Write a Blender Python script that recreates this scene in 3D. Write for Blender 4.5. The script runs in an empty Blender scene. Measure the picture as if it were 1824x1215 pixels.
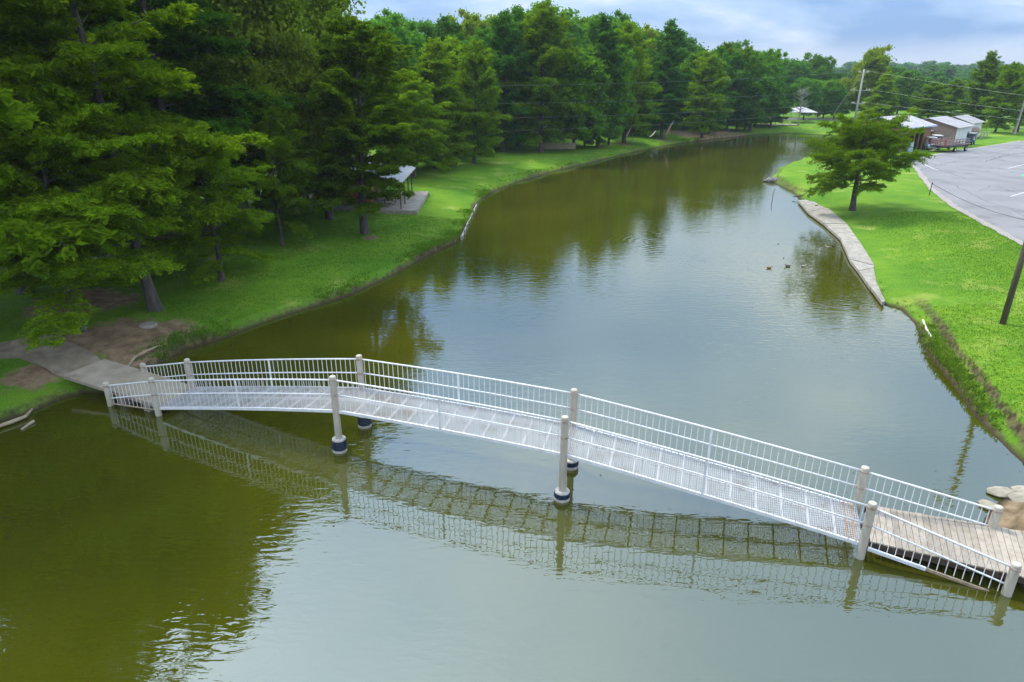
import bpy, math, random
import numpy as np
from mathutils import Vector, Matrix

R = math.radians
SC = bpy.context.scene
COL = SC.collection

# ------------------------------------------------------------------ camera, sky, sun, exposure
CAM_H, PITCH, ROLL, FPX = 13.0, R(22.0), R(0.35), 1202.0
cam_d = bpy.data.cameras.new('camera')
cam = bpy.data.objects.new('camera', cam_d)
COL.objects.link(cam)
cam_d.sensor_width = 36.0
cam_d.lens = 36.0 * FPX / 1824.0
cam_d.clip_start = 0.1
cam_d.clip_end = 12000
cp, sp = math.cos(PITCH), math.sin(PITCH)
FW = Vector((0, cp, -sp)); RT0 = Vector((1, 0, 0)); UP0 = Vector((0, sp, cp))
RT = RT0 * math.cos(ROLL) + UP0 * math.sin(ROLL)
UP = UP0 * math.cos(ROLL) - RT0 * math.sin(ROLL)
m = Matrix((RT, UP, -FW)).transposed().to_4x4()
m.translation = Vector((0, 0, CAM_H))
cam.matrix_world = m
SC.camera = cam

SUN_EL, SUN_AZ = R(54), math.atan2(-0.76, 0.65)
world = bpy.data.worlds.new('World')
SC.world = world
world.use_nodes = True
wn, wl = world.node_tree.nodes, world.node_tree.links
wn.clear()
def wnode(t, **k):
    n = wn.new(t)
    for a, b in k.items():
        setattr(n, a, b)
    return n
sky = wnode('ShaderNodeTexSky', sky_type='NISHITA')
sky.sun_disc = False
sky.sun_elevation = SUN_EL
sky.sun_rotation = SUN_AZ
sky.air_density = 1.0; sky.dust_density = 1.5; sky.ozone_density = 2.0
SKY_STRENGTH = 0.1
tc = wnode('ShaderNodeTexCoord')
sepv = wnode('ShaderNodeSeparateXYZ')
wl.new(tc.outputs['Generated'], sepv.inputs[0])
# cloud layers: the direction projected on a high flat layer
zc = wnode('ShaderNodeMath', operation='MAXIMUM'); wl.new(sepv.outputs['Z'], zc.inputs[0]); zc.inputs[1].default_value = 0.0
za = wnode('ShaderNodeMath', operation='ADD'); wl.new(zc.outputs[0], za.inputs[0]); za.inputs[1].default_value = 0.22
dx = wnode('ShaderNodeMath', operation='DIVIDE'); wl.new(sepv.outputs['X'], dx.inputs[0]); wl.new(za.outputs[0], dx.inputs[1])
dy = wnode('ShaderNodeMath', operation='DIVIDE'); wl.new(sepv.outputs['Y'], dy.inputs[0]); wl.new(za.outputs[0], dy.inputs[1])
cv = wnode('ShaderNodeCombineXYZ'); wl.new(dx.outputs[0], cv.inputs[0]); wl.new(dy.outputs[0], cv.inputs[1])
def wnoise(scale, det, rough, off):
    mp = wnode('ShaderNodeMapping'); mp.inputs['Location'].default_value = off
    wl.new(cv.outputs[0], mp.inputs[0])
    n = wnode('ShaderNodeTexNoise'); n.inputs['Scale'].default_value = scale
    n.inputs['Detail'].default_value = det; n.inputs['Roughness'].default_value = rough
    n.inputs['Distortion'].default_value = 0.35
    wl.new(mp.outputs[0], n.inputs['Vector'])
    return n
n1 = wnoise(0.70, 6, 0.52, (1.7, 0.35, 0))
n2 = wnoise(1.7, 5, 0.5, (5.3, 2.0, 0))
cr = wnode('ShaderNodeValToRGB')                       # cloud body colour: blue grey base to bright white
cr.color_ramp.elements[0].position = 0.40; cr.color_ramp.elements[0].color = (0.24, 0.40, 0.70, 1)
cr.color_ramp.elements[1].position = 0.62; cr.color_ramp.elements[1].color = (0.90, 0.93, 0.98, 1)
e = cr.color_ramp.elements.new(0.50); e.color = (0.42, 0.58, 0.84, 1)
mxn = wnode('ShaderNodeMath', operation='MULTIPLY_ADD')
wl.new(n2.outputs[0], mxn.inputs[0]); mxn.inputs[1].default_value = 0.35
n1s = wnode('ShaderNodeMath', operation='MULTIPLY'); wl.new(n1.outputs[0], n1s.inputs[0]); n1s.inputs[1].default_value = 0.70
wl.new(n1s.outputs[0], mxn.inputs[2])
lay = wnode('ShaderNodeMapRange'); lay.interpolation_type = 'SMOOTHSTEP'; wl.new(sepv.outputs['Z'], lay.inputs[0])
lay.inputs[1].default_value = 0.03; lay.inputs[2].default_value = 0.14; lay.inputs[3].default_value = -0.07; lay.inputs[4].default_value = 0.02
ladd = wnode('ShaderNodeMath', operation='ADD'); wl.new(mxn.outputs[0], ladd.inputs[0]); wl.new(lay.outputs[0], ladd.inputs[1])
wl.new(ladd.outputs[0], cr.inputs[0])
# an overcast sky is brighter overhead than at the horizon, all the way round
gr = wnode('ShaderNodeMapRange'); wl.new(sepv.outputs['Z'], gr.inputs[0])
gr.inputs[1].default_value = 0.0; gr.inputs[2].default_value = 0.42
gr.inputs[3].default_value = 0.88; gr.inputs[4].default_value = 1.9
# pale band of thin haze hugging the horizon
hb = wnode('ShaderNodeMapRange'); wl.new(sepv.outputs['Z'], hb.inputs[0])
hb.interpolation_type = 'SMOOTHSTEP'
hb.inputs[1].default_value = 0.008; hb.inputs[2].default_value = 0.045
hb.inputs[3].default_value = 0.85; hb.inputs[4].default_value = 0.0
hm = wnode('ShaderNodeMix', data_type='RGBA'); wl.new(hb.outputs[0], hm.inputs[0])
wl.new(cr.outputs[0], hm.inputs[6]); hm.inputs[7].default_value = (0.60, 0.69, 0.84, 1)
zn = wnode('ShaderNodeMapRange'); wl.new(sepv.outputs['Z'], zn.inputs[0]); zn.inputs[1].default_value = 0.4; zn.inputs[2].default_value = 0.8; zn.inputs[3].default_value = 0.0; zn.inputs[4].default_value = 0.75
hz_ = wnode('ShaderNodeMix', data_type='RGBA'); wl.new(zn.outputs[0], hz_.inputs[0]); wl.new(hm.outputs[2], hz_.inputs[6]); hz_.inputs[7].default_value = (0.52, 0.68, 0.88, 1)
gm = wnode('ShaderNodeVectorMath', operation='SCALE'); wl.new(hz_.outputs[2], gm.inputs[0]); wl.new(gr.outputs[0], gm.inputs[3])
c10 = wnode('ShaderNodeVectorMath', operation='SCALE'); # thin cloud glows round the veiled sun
sdv = (math.sin(SUN_AZ) * math.cos(SUN_EL), math.cos(SUN_AZ) * math.cos(SUN_EL), math.sin(SUN_EL))
gd = wnode('ShaderNodeVectorMath', operation='DOT_PRODUCT'); wl.new(tc.outputs['Generated'], gd.inputs[0]); gd.inputs[1].default_value = sdv
gx = wnode('ShaderNodeMath', operation='MAXIMUM'); wl.new(gd.outputs['Value'], gx.inputs[0]); gx.inputs[1].default_value = 0.0
gp = wnode('ShaderNodeMath', operation='POWER'); wl.new(gx.outputs[0], gp.inputs[0]); gp.inputs[1].default_value = 5.0
gq = wnode('ShaderNodeMath', operation='MULTIPLY_ADD'); wl.new(gp.outputs[0], gq.inputs[0]); gq.inputs[1].default_value = 0.9; gq.inputs[2].default_value = 1.0
gs = wnode('ShaderNodeVectorMath', operation='SCALE'); wl.new(gm.outputs[0], gs.inputs[0]); wl.new(gq.outputs[0], gs.inputs[3])
wl.new(gs.outputs[0], c10.inputs[0]); c10.inputs[3].default_value = 1.0 / SKY_STRENGTH
smix = wnode('ShaderNodeMix', data_type='RGBA'); smix.inputs[0].default_value = 0.88
wl.new(sky.outputs[0], smix.inputs[6]); wl.new(c10.outputs[0], smix.inputs[7])
bg = wnode('ShaderNodeBackground'); bg.inputs[1].default_value = SKY_STRENGTH
wl.new(smix.outputs[2], bg.inputs[0])
wo = wnode('ShaderNodeOutputWorld'); wl.new(bg.outputs[0], wo.inputs[0])

sd = bpy.data.lights.new('sun', 'SUN'); sun = bpy.data.objects.new('sun', sd); COL.objects.link(sun)
sd.energy = 3.3; sd.angle = R(9); sd.color = (1.0, 0.94, 0.82)
sdir = Vector((math.sin(SUN_AZ) * math.cos(SUN_EL), math.cos(SUN_AZ) * math.cos(SUN_EL), math.sin(SUN_EL)))
sun.rotation_euler = sdir.to_track_quat('Z', 'Y').to_euler()
sun.location = (0, 0, 60)
SC.view_settings.view_transform = 'Standard'
SC.view_settings.look = 'None'
SC.view_settings.exposure = 0.32
SC.view_settings.gamma = 1.0
SC.view_settings.use_curve_mapping = False
SC.render.engine = 'CYCLES'
try:
    SC.cycles.max_bounces = 6
    SC.cycles.diffuse_bounces = 3
    SC.cycles.glossy_bounces = 3
    SC.cycles.transmission_bounces = 3
    SC.cycles.transparent_max_bounces = 6
    SC.cycles.sample_clamp_indirect = 3.0
    SC.cycles.caustics_reflective = False
    SC.cycles.caustics_refractive = False
except Exception:
    pass

# ------------------------------------------------------------------ survey: a sight line from the camera met with a level plane gives a real place
def ray(x, y):
    return FW + RT * ((x - 912) / FPX) - UP * ((y - 607.5) / FPX)
def px(x, y, z=0.0):
    d = ray(x, y); t = (z - CAM_H) / d.z
    return Vector((d.x * t, d.y * t, z))
def at(x, y, Y):
    d = ray(x, y); t = Y / d.y
    return Vector((d.x * t, Y, CAM_H + d.z * t))

# ------------------------------------------------------------------ materials
def mat(name, color=(0.5, 0.5, 0.5), rough=0.7, metal=0.0, spec=0.3):
    mt = bpy.data.materials.new(name); mt.use_nodes = True
    b = mt.node_tree.nodes['Principled BSDF']
    b.inputs['Base Color'].default_value = (*color, 1)
    b.inputs['Roughness'].default_value = rough
    b.inputs['Metallic'].default_value = metal
    b.inputs['Specular IOR Level'].default_value = spec
    return mt
def noisy(name, c1, c2, scale=4.0, rough=0.8, detail=6, lo=0.35, hi=0.65, bump=0.0, bscale=30, metal=0.0, spec=0.3, c3=None, s3=1.0, p3=(0.6, 0.7), stretch=(1, 1, 1), obj_var=0.0):
    """two colours by noise, optional third colour in patches (stains, rust), optional fine bump, optional variation per object"""
    mt = mat(name, c1, rough, metal, spec); N, L = mt.node_tree.nodes, mt.node_tree.links
    b = N['Principled BSDF']
    g = N.new('ShaderNodeTexCoord'); mp = N.new('ShaderNodeMapping'); mp.inputs['Scale'].default_value = stretch
    L.new(g.outputs['Object'], mp.inputs[0])
    n = N.new('ShaderNodeTexNoise'); n.inputs['Scale'].default_value = scale; n.inputs['Detail'].default_value = detail
    L.new(mp.outputs[0], n.inputs['Vector'])
    r = N.new('ShaderNodeMapRange'); r.inputs[1].default_value = lo; r.inputs[2].default_value = hi
    L.new(n.outputs[0], r.inputs[0])
    mx = N.new('ShaderNodeMix'); mx.data_type = 'RGBA'
    L.new(r.outputs[0], mx.inputs[0]); mx.inputs[6].default_value = (*c1, 1); mx.inputs[7].default_value = (*c2, 1)
    out = mx.outputs[2]
    if c3:
        n3 = N.new('ShaderNodeTexNoise'); n3.inputs['Scale'].default_value = s3; n3.inputs['Detail'].default_value = 8
        n3.inputs['Roughness'].default_value = 0.65
        L.new(g.outputs['Object'], n3.inputs['Vector'])
        r3 = N.new('ShaderNodeMapRange'); r3.inputs[1].default_value = p3[0]; r3.inputs[2].default_value = p3[1]
        L.new(n3.outputs[0], r3.inputs[0])
        m3 = N.new('ShaderNodeMix'); m3.data_type = 'RGBA'
        L.new(r3.outputs[0], m3.inputs[0]); L.new(out, m3.inputs[6]); m3.inputs[7].default_value = (*c3, 1)
        out = m3.outputs[2]
    if obj_var:
        oi = N.new('ShaderNodeObjectInfo'); rr = N.new('ShaderNodeMapRange')
        rr.inputs[3].default_value = 1 - obj_var; rr.inputs[4].default_value = 1 + obj_var
        L.new(oi.outputs['Random'], rr.inputs[0])
        vm = N.new('ShaderNodeVectorMath'); vm.operation = 'SCALE'
        L.new(out, vm.inputs[0]); L.new(rr.outputs[0], vm.inputs[3]); out = vm.outputs[0]
    L.new(out, b.inputs['Base Color'])
    if bump:
        nb = N.new('ShaderNodeTexNoise'); nb.inputs['Scale'].default_value = bscale; nb.inputs['Detail'].default_value = 4
        L.new(mp.outputs[0], nb.inputs['Vector'])
        bp = N.new('ShaderNodeBump'); bp.inputs['Strength'].default_value = bump; bp.inputs['Distance'].default_value = 0.03
        L.new(nb.outputs[0], bp.inputs['Height']); L.new(bp.outputs[0], b.inputs['Normal'])
    return mt
def leafmat(name, dark, light, trans=0.48, var=0.25, scale=0.45):
    mt = bpy.data.materials.new(name); mt.use_nodes = True
    N, L = mt.node_tree.nodes, mt.node_tree.links; N.clear()
    geo = N.new('ShaderNodeNewGeometry'); oi = N.new('ShaderNodeObjectInfo'); g = N.new('ShaderNodeTexCoord')
    n = N.new('ShaderNodeTexNoise'); n.inputs['Scale'].default_value = scale; n.inputs['Detail'].default_value = 3
    L.new(g.outputs['Object'], n.inputs['Vector'])
    a = N.new('ShaderNodeMath'); a.operation = 'MULTIPLY_ADD'; L.new(geo.outputs['Random Per Island'], a.inputs[0]); a.inputs[1].default_value = 0.45
    r = N.new('ShaderNodeMapRange'); r.inputs[1].default_value = 0.3; r.inputs[2].default_value = 0.7; r.inputs[3].default_value = 0; r.inputs[4].default_value = 0.55
    L.new(n.outputs[0], r.inputs[0]); L.new(r.outputs[0], a.inputs[2])
    mx = N.new('ShaderNodeMix'); mx.data_type = 'RGBA'; L.new(a.outputs[0], mx.inputs[0])
    mx.inputs[6].default_value = (*dark, 1); mx.inputs[7].default_value = (*light, 1)
    rr = N.new('ShaderNodeMapRange'); rr.inputs[3].default_value = 1 - var; rr.inputs[4].default_value = 1 + var
    L.new(oi.outputs['Random'], rr.inputs[0])
    vm = N.new('ShaderNodeVectorMath'); vm.operation = 'SCALE'; L.new(mx.outputs[2], vm.inputs[0]); L.new(rr.outputs[0], vm.inputs[3])
    d = N.new('ShaderNodeBsdfDiffuse'); t = N.new('ShaderNodeBsdfTranslucent'); s = N.new('ShaderNodeMixShader')
    L.new(vm.outputs[0], d.inputs[0])
    tcx = N.new('ShaderNodeMix'); tcx.data_type = 'RGBA'; tcx.blend_type = 'MULTIPLY'; tcx.inputs[0].default_value = 1
    L.new(vm.outputs[0], tcx.inputs[6]); tcx.inputs[7].default_value = (1.25, 1.25, 0.6, 1); L.new(tcx.outputs[2], t.inputs[0])
    s.inputs[0].default_value = trans; L.new(d.outputs[0], s.inputs[1]); L.new(t.outputs[0], s.inputs[2])
    o = N.new('ShaderNodeOutputMaterial'); L.new(s.outputs[0], o.inputs[0])
    return mt

M = {}
M['needle_mid'] = leafmat('needle_mid', (0.070, 0.145, 0.005), (0.215, 0.345, 0.010))
M['needle_lime'] = leafmat('needle_lime', (0.080, 0.165, 0.006), (0.30, 0.46, 0.012))
M['needle_blue'] = leafmat('needle_blue', (0.028, 0.105, 0.018), (0.11, 0.27, 0.028))
M['needle_dark'] = leafmat('needle_dark', (0.028, 0.085, 0.01), (0.105, 0.23, 0.016))
M['leaf_yellow'] = leafmat('leaf_yellow', (0.095, 0.17, 0.01), (0.32, 0.42, 0.035), 0.4)
M['leaf_mid'] = leafmat('leaf_mid', (0.048, 0.15, 0.01), (0.19, 0.37, 0.022), 0.4)
M['leaf_blue'] = leafmat('leaf_blue', (0.036, 0.125, 0.018), (0.14, 0.32, 0.035), 0.4)
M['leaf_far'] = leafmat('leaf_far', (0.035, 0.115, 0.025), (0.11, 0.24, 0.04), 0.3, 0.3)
M['weed'] = leafmat('weed', (0.050, 0.120, 0.010), (0.190, 0.300, 0.030), 0.35, 0.1, 1.2)
M['lawn_blade'] = leafmat('lawn_blade', (0.055, 0.145, 0.010), (0.145, 0.260, 0.020), 0.35, 0.1, 0.6)
M['bark'] = noisy('bark', (0.050, 0.042, 0.038), (0.11, 0.095, 0.085), 6, 0.95, bump=0.8, bscale=14, stretch=(1, 1, 0.25))
M['bark_pale'] = noisy('bark_pale', (0.12, 0.10, 0.07), (0.24, 0.21, 0.16), 4, 0.9, bump=0.5, bscale=12, stretch=(1, 1, 0.3))
M['white_paint'] = noisy('white_paint', (0.74, 0.74, 0.75), (0.62, 0.62, 0.62), 3, 0.45, c3=(0.28, 0.13, 0.07), s3=6.0, p3=(0.66, 0.73))
M['white_deck'] = noisy('white_deck', (0.62, 0.61, 0.62), (0.50, 0.49, 0.49), 1.6, 0.5, c3=(0.40, 0.28, 0.21), s3=1.6, p3=(0.56, 0.74))
M['rust'] = noisy('rust', (0.30, 0.10, 0.03), (0.45, 0.24, 0.06), 14, 0.9)
M['bracket'] = noisy('bracket', (0.40, 0.37, 0.32), (0.28, 0.15, 0.08), 9, 0.8)
M['post_paint'] = noisy('post_paint', (0.38, 0.34, 0.275), (0.48, 0.435, 0.36), 5, 0.75, c3=(0.20, 0.16, 0.11), s3=3.5, p3=(0.62, 0.75), bump=0.25, bscale=18, stretch=(1, 1, 0.3))
M['cap_white'] = noisy('cap_white', (0.50, 0.48, 0.44), (0.34, 0.31, 0.27), 9, 0.8, bump=0.3, bscale=40)
M['band_blue'] = noisy('band_blue', (0.006, 0.012, 0.028), (0.012, 0.030, 0.070), 6, 0.45)
M['concrete'] = noisy('concrete', (0.25, 0.205, 0.15), (0.34, 0.29, 0.22), 1.5, 0.9, c3=(0.16, 0.14, 0.11), s3=2.2, p3=(0.58, 0.72), bump=0.4, bscale=25)
M['concrete_old'] = noisy('concrete_old', (0.24, 0.215, 0.175), (0.34, 0.31, 0.26), 2.0, 0.92, c3=(0.10, 0.085, 0.06), s3=3.0, p3=(0.6, 0.72), bump=0.5, bscale=30, obj_var=0.1)
M['path_grey'] = noisy('path_grey', (0.19, 0.150, 0.108), (0.27, 0.225, 0.17), 2.0, 0.95, bump=0.4, bscale=30)
M['plank'] = noisy('plank', (0.26, 0.215, 0.165), (0.36, 0.31, 0.25), 5.0, 0.85, c3=(0.24, 0.20, 0.17), s3=5, p3=(0.55, 0.72), bump=0.2, bscale=40, obj_var=0.16)
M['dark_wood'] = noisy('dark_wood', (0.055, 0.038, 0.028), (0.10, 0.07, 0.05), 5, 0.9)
M['brown_wall'] = noisy('brown_wall', (0.20, 0.11, 0.055), (0.26, 0.15, 0.08), 6, 0.85, stretch=(4, 4, 0.4))
M['cabin_wall'] = noisy('cabin_wall', (0.16, 0.050, 0.020), (0.22, 0.075, 0.03), 4, 0.8, stretch=(4, 4, 0.5))
M['stone'] = noisy('stone', (0.10, 0.09, 0.085), (0.22, 0.20, 0.18), 4, 0.9, bump=0.6, bscale=12, obj_var=0.2)
M['rock'] = noisy('rock', (0.22, 0.19, 0.14), (0.36, 0.32, 0.25), 3, 0.9, bump=0.8, bscale=8, obj_var=0.2)
M['white_roof'] = noisy('white_roof', (0.36, 0.335, 0.335), (0.45, 0.43, 0.435), 0.8, 0.5, c3=(0.36, 0.30, 0.27), s3=0.7, p3=(0.6, 0.8))
M['white_wall'] = noisy('white_wall', (0.55, 0.57, 0.60), (0.66, 0.67, 0.70), 1.0, 0.7)
M['tan_wall'] = noisy('tan_wall', (0.26, 0.18, 0.145), (0.31, 0.22, 0.18), 2.0, 0.8)
M['old_roof'] = noisy('old_roof', (0.24, 0.25, 0.27), (0.36, 0.37, 0.40), 0.9, 0.6, c3=(0.22, 0.18, 0.15), s3=0.9, p3=(0.52, 0.7))
M['blue_trim'] = mat('blue_trim', (0.30, 0.42, 0.60), 0.5)
M['pole_wood'] = noisy('pole_wood', (0.085, 0.065, 0.045), (0.15, 0.12, 0.085), 6, 0.95, bump=0.5, bscale=20, stretch=(1, 1, 0.1))
M['pole_grey'] = noisy('pole_grey', (0.28, 0.27, 0.26), (0.40, 0.39, 0.38), 4, 0.9, stretch=(1, 1, 0.1))
M['wire'] = mat('wire', (0.20, 0.24, 0.22), 0.4, 0.5)
M['cable_black'] = mat('cable_black', (0.03, 0.03, 0.035), 0.7)
M['red_paint'] = noisy('red_paint', (0.40, 0.03, 0.03), (0.30, 0.04, 0.04), 4, 0.6)
M['black'] = mat('black', (0.02, 0.02, 0.022), 0.6)
M['tyre'] = mat('tyre', (0.02, 0.02, 0.02), 0.85)
M['rim'] = mat('rim', (0.55, 0.55, 0.57), 0.4, 0.4)
M['cart_blue'] = mat('cart_blue', (0.02, 0.06, 0.18), 0.25, 0.0, 0.6)
M['cart_pale'] = mat('cart_pale', (0.42, 0.52, 0.62), 0.25, 0.0, 0.6)
M['cart_top'] = mat('cart_top', (0.62, 0.60, 0.60), 0.4)
M['glass'] = mat('glass', (0.03, 0.05, 0.07), 0.05, 0.0, 0.8)
M['teal'] = mat('teal', (0.01, 0.22, 0.30), 0.3, 0.0, 0.6)
M['camper_white'] = noisy('camper_white', (0.62, 0.63, 0.66), (0.52, 0.53, 0.56), 1.0, 0.5)
M['hydrant'] = mat('hydrant', (0.60, 0.05, 0.03), 0.5)
M['duck_brown'] = noisy('duck_brown', (0.14, 0.07, 0.035), (0.26, 0.15, 0.08), 20, 0.8)
M['duck_dark'] = noisy('duck_dark', (0.03, 0.03, 0.02), (0.10, 0.07, 0.04), 20, 0.8)
M['duck_pale'] = noisy('duck_pale', (0.35, 0.33, 0.28), (0.20, 0.16, 0.12), 16, 0.8)
M['bill'] = mat('bill', (0.45, 0.25, 0.03), 0.6)
M['dead_wood'] = noisy('dead_wood', (0.25, 0.19, 0.13), (0.38, 0.30, 0.21), 6, 0.9)
M['dead_grey'] = noisy('dead_grey', (0.20, 0.18, 0.16), (0.32, 0.29, 0.27), 6, 0.95)
M['pipe_white'] = noisy('pipe_white', (0.62, 0.60, 0.56), (0.50, 0.40, 0.25), 2, 0.6)
M['pipe_blue'] = mat('pipe_blue', (0.40, 0.60, 0.75), 0.5)
M['green_paint'] = mat('green_paint', (0.10, 0.34, 0.17), 0.7)
M['line_paint'] = noisy('line_paint', (0.62, 0.62, 0.62), (0.45, 0.45, 0.46), 6, 0.8)
M['flag_red'] = mat('flag_red', (0.50, 0.03, 0.04), 0.8)
M['flag_white'] = mat('flag_white', (0.75, 0.72, 0.70), 0.8)
M['flag_blue'] = mat('flag_blue', (0.02, 0.04, 0.16), 0.8)
M['crack'] = mat('crack', (0.05, 0.05, 0.05), 0.95)

# lawn, bare soil and bank: soil shows where the bank is steep and where the 'dirt' attribute marks worn patches
def ground_mat():
    mt = mat('ground', (0.1, 0.2, 0.02), 0.95, 0, 0.1); N, L = mt.node_tree.nodes, mt.node_tree.links
    b = N['Principled BSDF']; geo = N.new('ShaderNodeNewGeometry')
    def noise(s, d=5, ro=0.55, st=None):
        n = N.new('ShaderNodeTexNoise'); n.inputs['Scale'].default_value = s; n.inputs['Detail'].default_value = d; n.inputs['Roughness'].default_value = ro
        if st:
            mp = N.new('ShaderNodeMapping'); mp.inputs['Scale'].default_value = st; L.new(geo.outputs['Position'], mp.inputs[0]); L.new(mp.outputs[0], n.inputs['Vector'])
        else:
            L.new(geo.outputs['Position'], n.inputs['Vector'])
        return n.outputs[0]
    def mr(s, a, c, x=0.0, y=1.0):
        r = N.new('ShaderNodeMapRange'); L.new(s, r.inputs[0])
        for i, v in zip((1, 2, 3, 4), (a, c, x, y)): r.inputs[i].default_value = v
        return r.outputs[0]
    def mix(f, a, c):
        mx = N.new('ShaderNodeMix'); mx.data_type = 'RGBA'; L.new(f, mx.inputs[0])
        for i, v in ((6, a), (7, c)):
            if isinstance(v, tuple): mx.inputs[i].default_value = (*v, 1)
            else: L.new(v, mx.inputs[i])
        return mx.outputs[2]
    def mul(a, c):
        x = N.new('ShaderNodeMath'); x.operation = 'MULTIPLY'; L.new(a, x.inputs[0]); L.new(c, x.inputs[1]); return x.outputs[0]
    g = mix(mr(noise(0.16, 4), 0.35, 0.65), (0.058, 0.150, 0.010), (0.150, 0.250, 0.015))
    g = mix(mr(noise(1.1, 6, 0.7, (0.6, 1.4, 1)), 0.42, 0.75), g, (0.050, 0.150, 0.010))
    g = mix(mr(noise(14, 5, 0.75), 0.45, 0.72), g, (0.150, 0.300, 0.018))
    g = mix(mr(noise(0.33, 5, 0.6), 0.55, 0.76), g, (0.28, 0.32, 0.07))
    soil = mix(mr(noise(1.8, 6, 0.6), 0.35, 0.65), (0.15, 0.100, 0.058), (0.30, 0.215, 0.130))
    at_ = N.new('ShaderNodeAttribute'); at_.attribute_name = 'dirt'
    dn = N.new('ShaderNodeMath'); dn.operation = 'MULTIPLY_ADD'; L.new(noise(1.4, 7, 0.7), dn.inputs[0]); dn.inputs[1].default_value = 1.6; L.new(at_.outputs['Fac'], dn.inputs[2])
    c = mix(mr(dn.outputs[0], 1.15, 1.45), g, soil)
    sep = N.new('ShaderNodeSeparateXYZ'); L.new(geo.outputs['Normal'], sep.inputs[0])
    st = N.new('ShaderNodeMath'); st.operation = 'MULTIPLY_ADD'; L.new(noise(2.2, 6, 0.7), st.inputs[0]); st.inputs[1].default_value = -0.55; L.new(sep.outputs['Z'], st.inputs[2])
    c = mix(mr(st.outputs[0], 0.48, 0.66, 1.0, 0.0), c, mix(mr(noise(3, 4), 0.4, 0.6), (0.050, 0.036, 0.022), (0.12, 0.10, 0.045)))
    sz = N.new('ShaderNodeSeparateXYZ'); L.new(geo.outputs['Position'], sz.inputs[0])
    c = mix(mr(sz.outputs['Z'], 0.02, 0.16, 1.0, 0.0), c, (0.050, 0.038, 0.022))
    L.new(c, b.inputs['Base Color'])
    bp = N.new('ShaderNodeBump'); bp.inputs['Strength'].default_value = 0.9; bp.inputs['Distance'].default_value = 0.08
    L.new(noise(9, 6, 0.75), bp.inputs['Height']); L.new(bp.outputs[0], b.inputs['Normal'])
    return mt
M['ground'] = ground_mat()

RINGS = [(1540, 505, 2.3, 9.0), (1300, 600, 3.2, 4.5), (1170, 432, 2.4, 8.0), (1255, 465, 3.5, 4.0)]
def water_mat():
    mt = bpy.data.materials.new('pond_water'); mt.use_nodes = True
    N, L = mt.node_tree.nodes, mt.node_tree.links; N.clear()
    geo = N.new('ShaderNodeNewGeometry')
    def noise(s, d, st, dist=0.0, rot=0.0):
        mp = N.new('ShaderNodeMapping'); mp.inputs['Scale'].default_value = st; mp.inputs['Rotation'].default_value = (0, 0, rot)
        L.new(geo.outputs['Position'], mp.inputs[0])
        n = N.new('ShaderNodeTexNoise'); n.inputs['Scale'].default_value = s; n.inputs['Detail'].default_value = d; n.inputs['Distortion'].default_value = dist
        L.new(mp.outputs[0], n.inputs['Vector']); return n.outputs[0]
    def op(o, a, c):
        x = N.new('ShaderNodeMath'); x.operation = o
        for i, v in enumerate((a, c)):
            if isinstance(v, (int, float)): x.inputs[i].default_value = v
            else: L.new(v, x.inputs[i])
        return x.outputs[0]
    def mr(s, a, c, x=0.0, y=1.0):
        r = N.new('ShaderNodeMapRange'); L.new(s, r.inputs[0])
        for i, v in zip((1, 2, 3, 4), (a, c, x, y)): r.inputs[i].default_value = v
        return r.outputs[0]
    fine = op('MULTIPLY', noise(3.2, 2, (0.55, 1.6, 1), 0.6, 0.25), 0.028)
    mid = op('MULTIPLY', noise(0.9, 2, (0.6, 2.0, 1), 0.8, 0.15), 0.028)
    gust = mr(noise(0.07, 3, (1, 1, 1)), 0.42, 0.68, 0.42, 1.0)
    h = op('MULTIPLY', op('ADD', fine, mid), gust)
    for (x, y, k, rad) in RINGS:
        c = px(x, y, 0)
        sub = N.new('ShaderNodeVectorMath'); sub.operation = 'DISTANCE'; L.new(geo.outputs['Position'], sub.inputs[0]); sub.inputs[1].default_value = tuple(c)
        d = sub.outputs['Value']
        s = op('SINE', op('MULTIPLY', d, 2 * math.pi * k / 1.3), 0)
        fall = op('MULTIPLY', mr(d, 0.3, rad, 1.0, 0.0), mr(noise(0.35, 2, (1, 1, 1)), 0.35, 0.55))
        h = op('ADD', h, op('MULTIPLY', op('MULTIPLY', s, fall), 0.0060))
    bp = N.new('ShaderNodeBump'); bp.inputs['Strength'].default_value = 0.38; bp.inputs['Distance'].default_value = 1.0
    L.new(h, bp.inputs['Height'])
    dif = N.new('ShaderNodeBsdfDiffuse')
    mx = N.new('ShaderNodeMix'); mx.data_type = 'RGBA'
    L.new(mr(noise(0.12, 3, (1, 1, 1)), 0.35, 0.65), mx.inputs[0]); mx.inputs[6].default_value = (0.042, 0.045, 0.002, 1); mx.inputs[7].default_value = (0.058, 0.058, 0.003, 1)
    L.new(mx.outputs[2], dif.inputs[0])
    gl = N.new('ShaderNodeBsdfGlossy'); gl.inputs['Roughness'].default_value = 0.02; gl.inputs['Color'].default_value = (0.88, 0.96, 1.0, 1)
    L.new(bp.outputs[0], gl.inputs['Normal'])
    fr = N.new('ShaderNodeFresnel'); fr.inputs['IOR'].default_value = 2.35; L.new(bp.outputs[0], fr.inputs['Normal'])
    s = N.new('ShaderNodeMixShader'); L.new(fr.outputs[0], s.inputs[0]); L.new(dif.outputs[0], s.inputs[1]); L.new(gl.outputs[0], s.inputs[2])
    o = N.new('ShaderNodeOutputMaterial'); L.new(s.outputs[0], o.inputs[0])
    return mt
M['water'] = water_mat()

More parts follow.
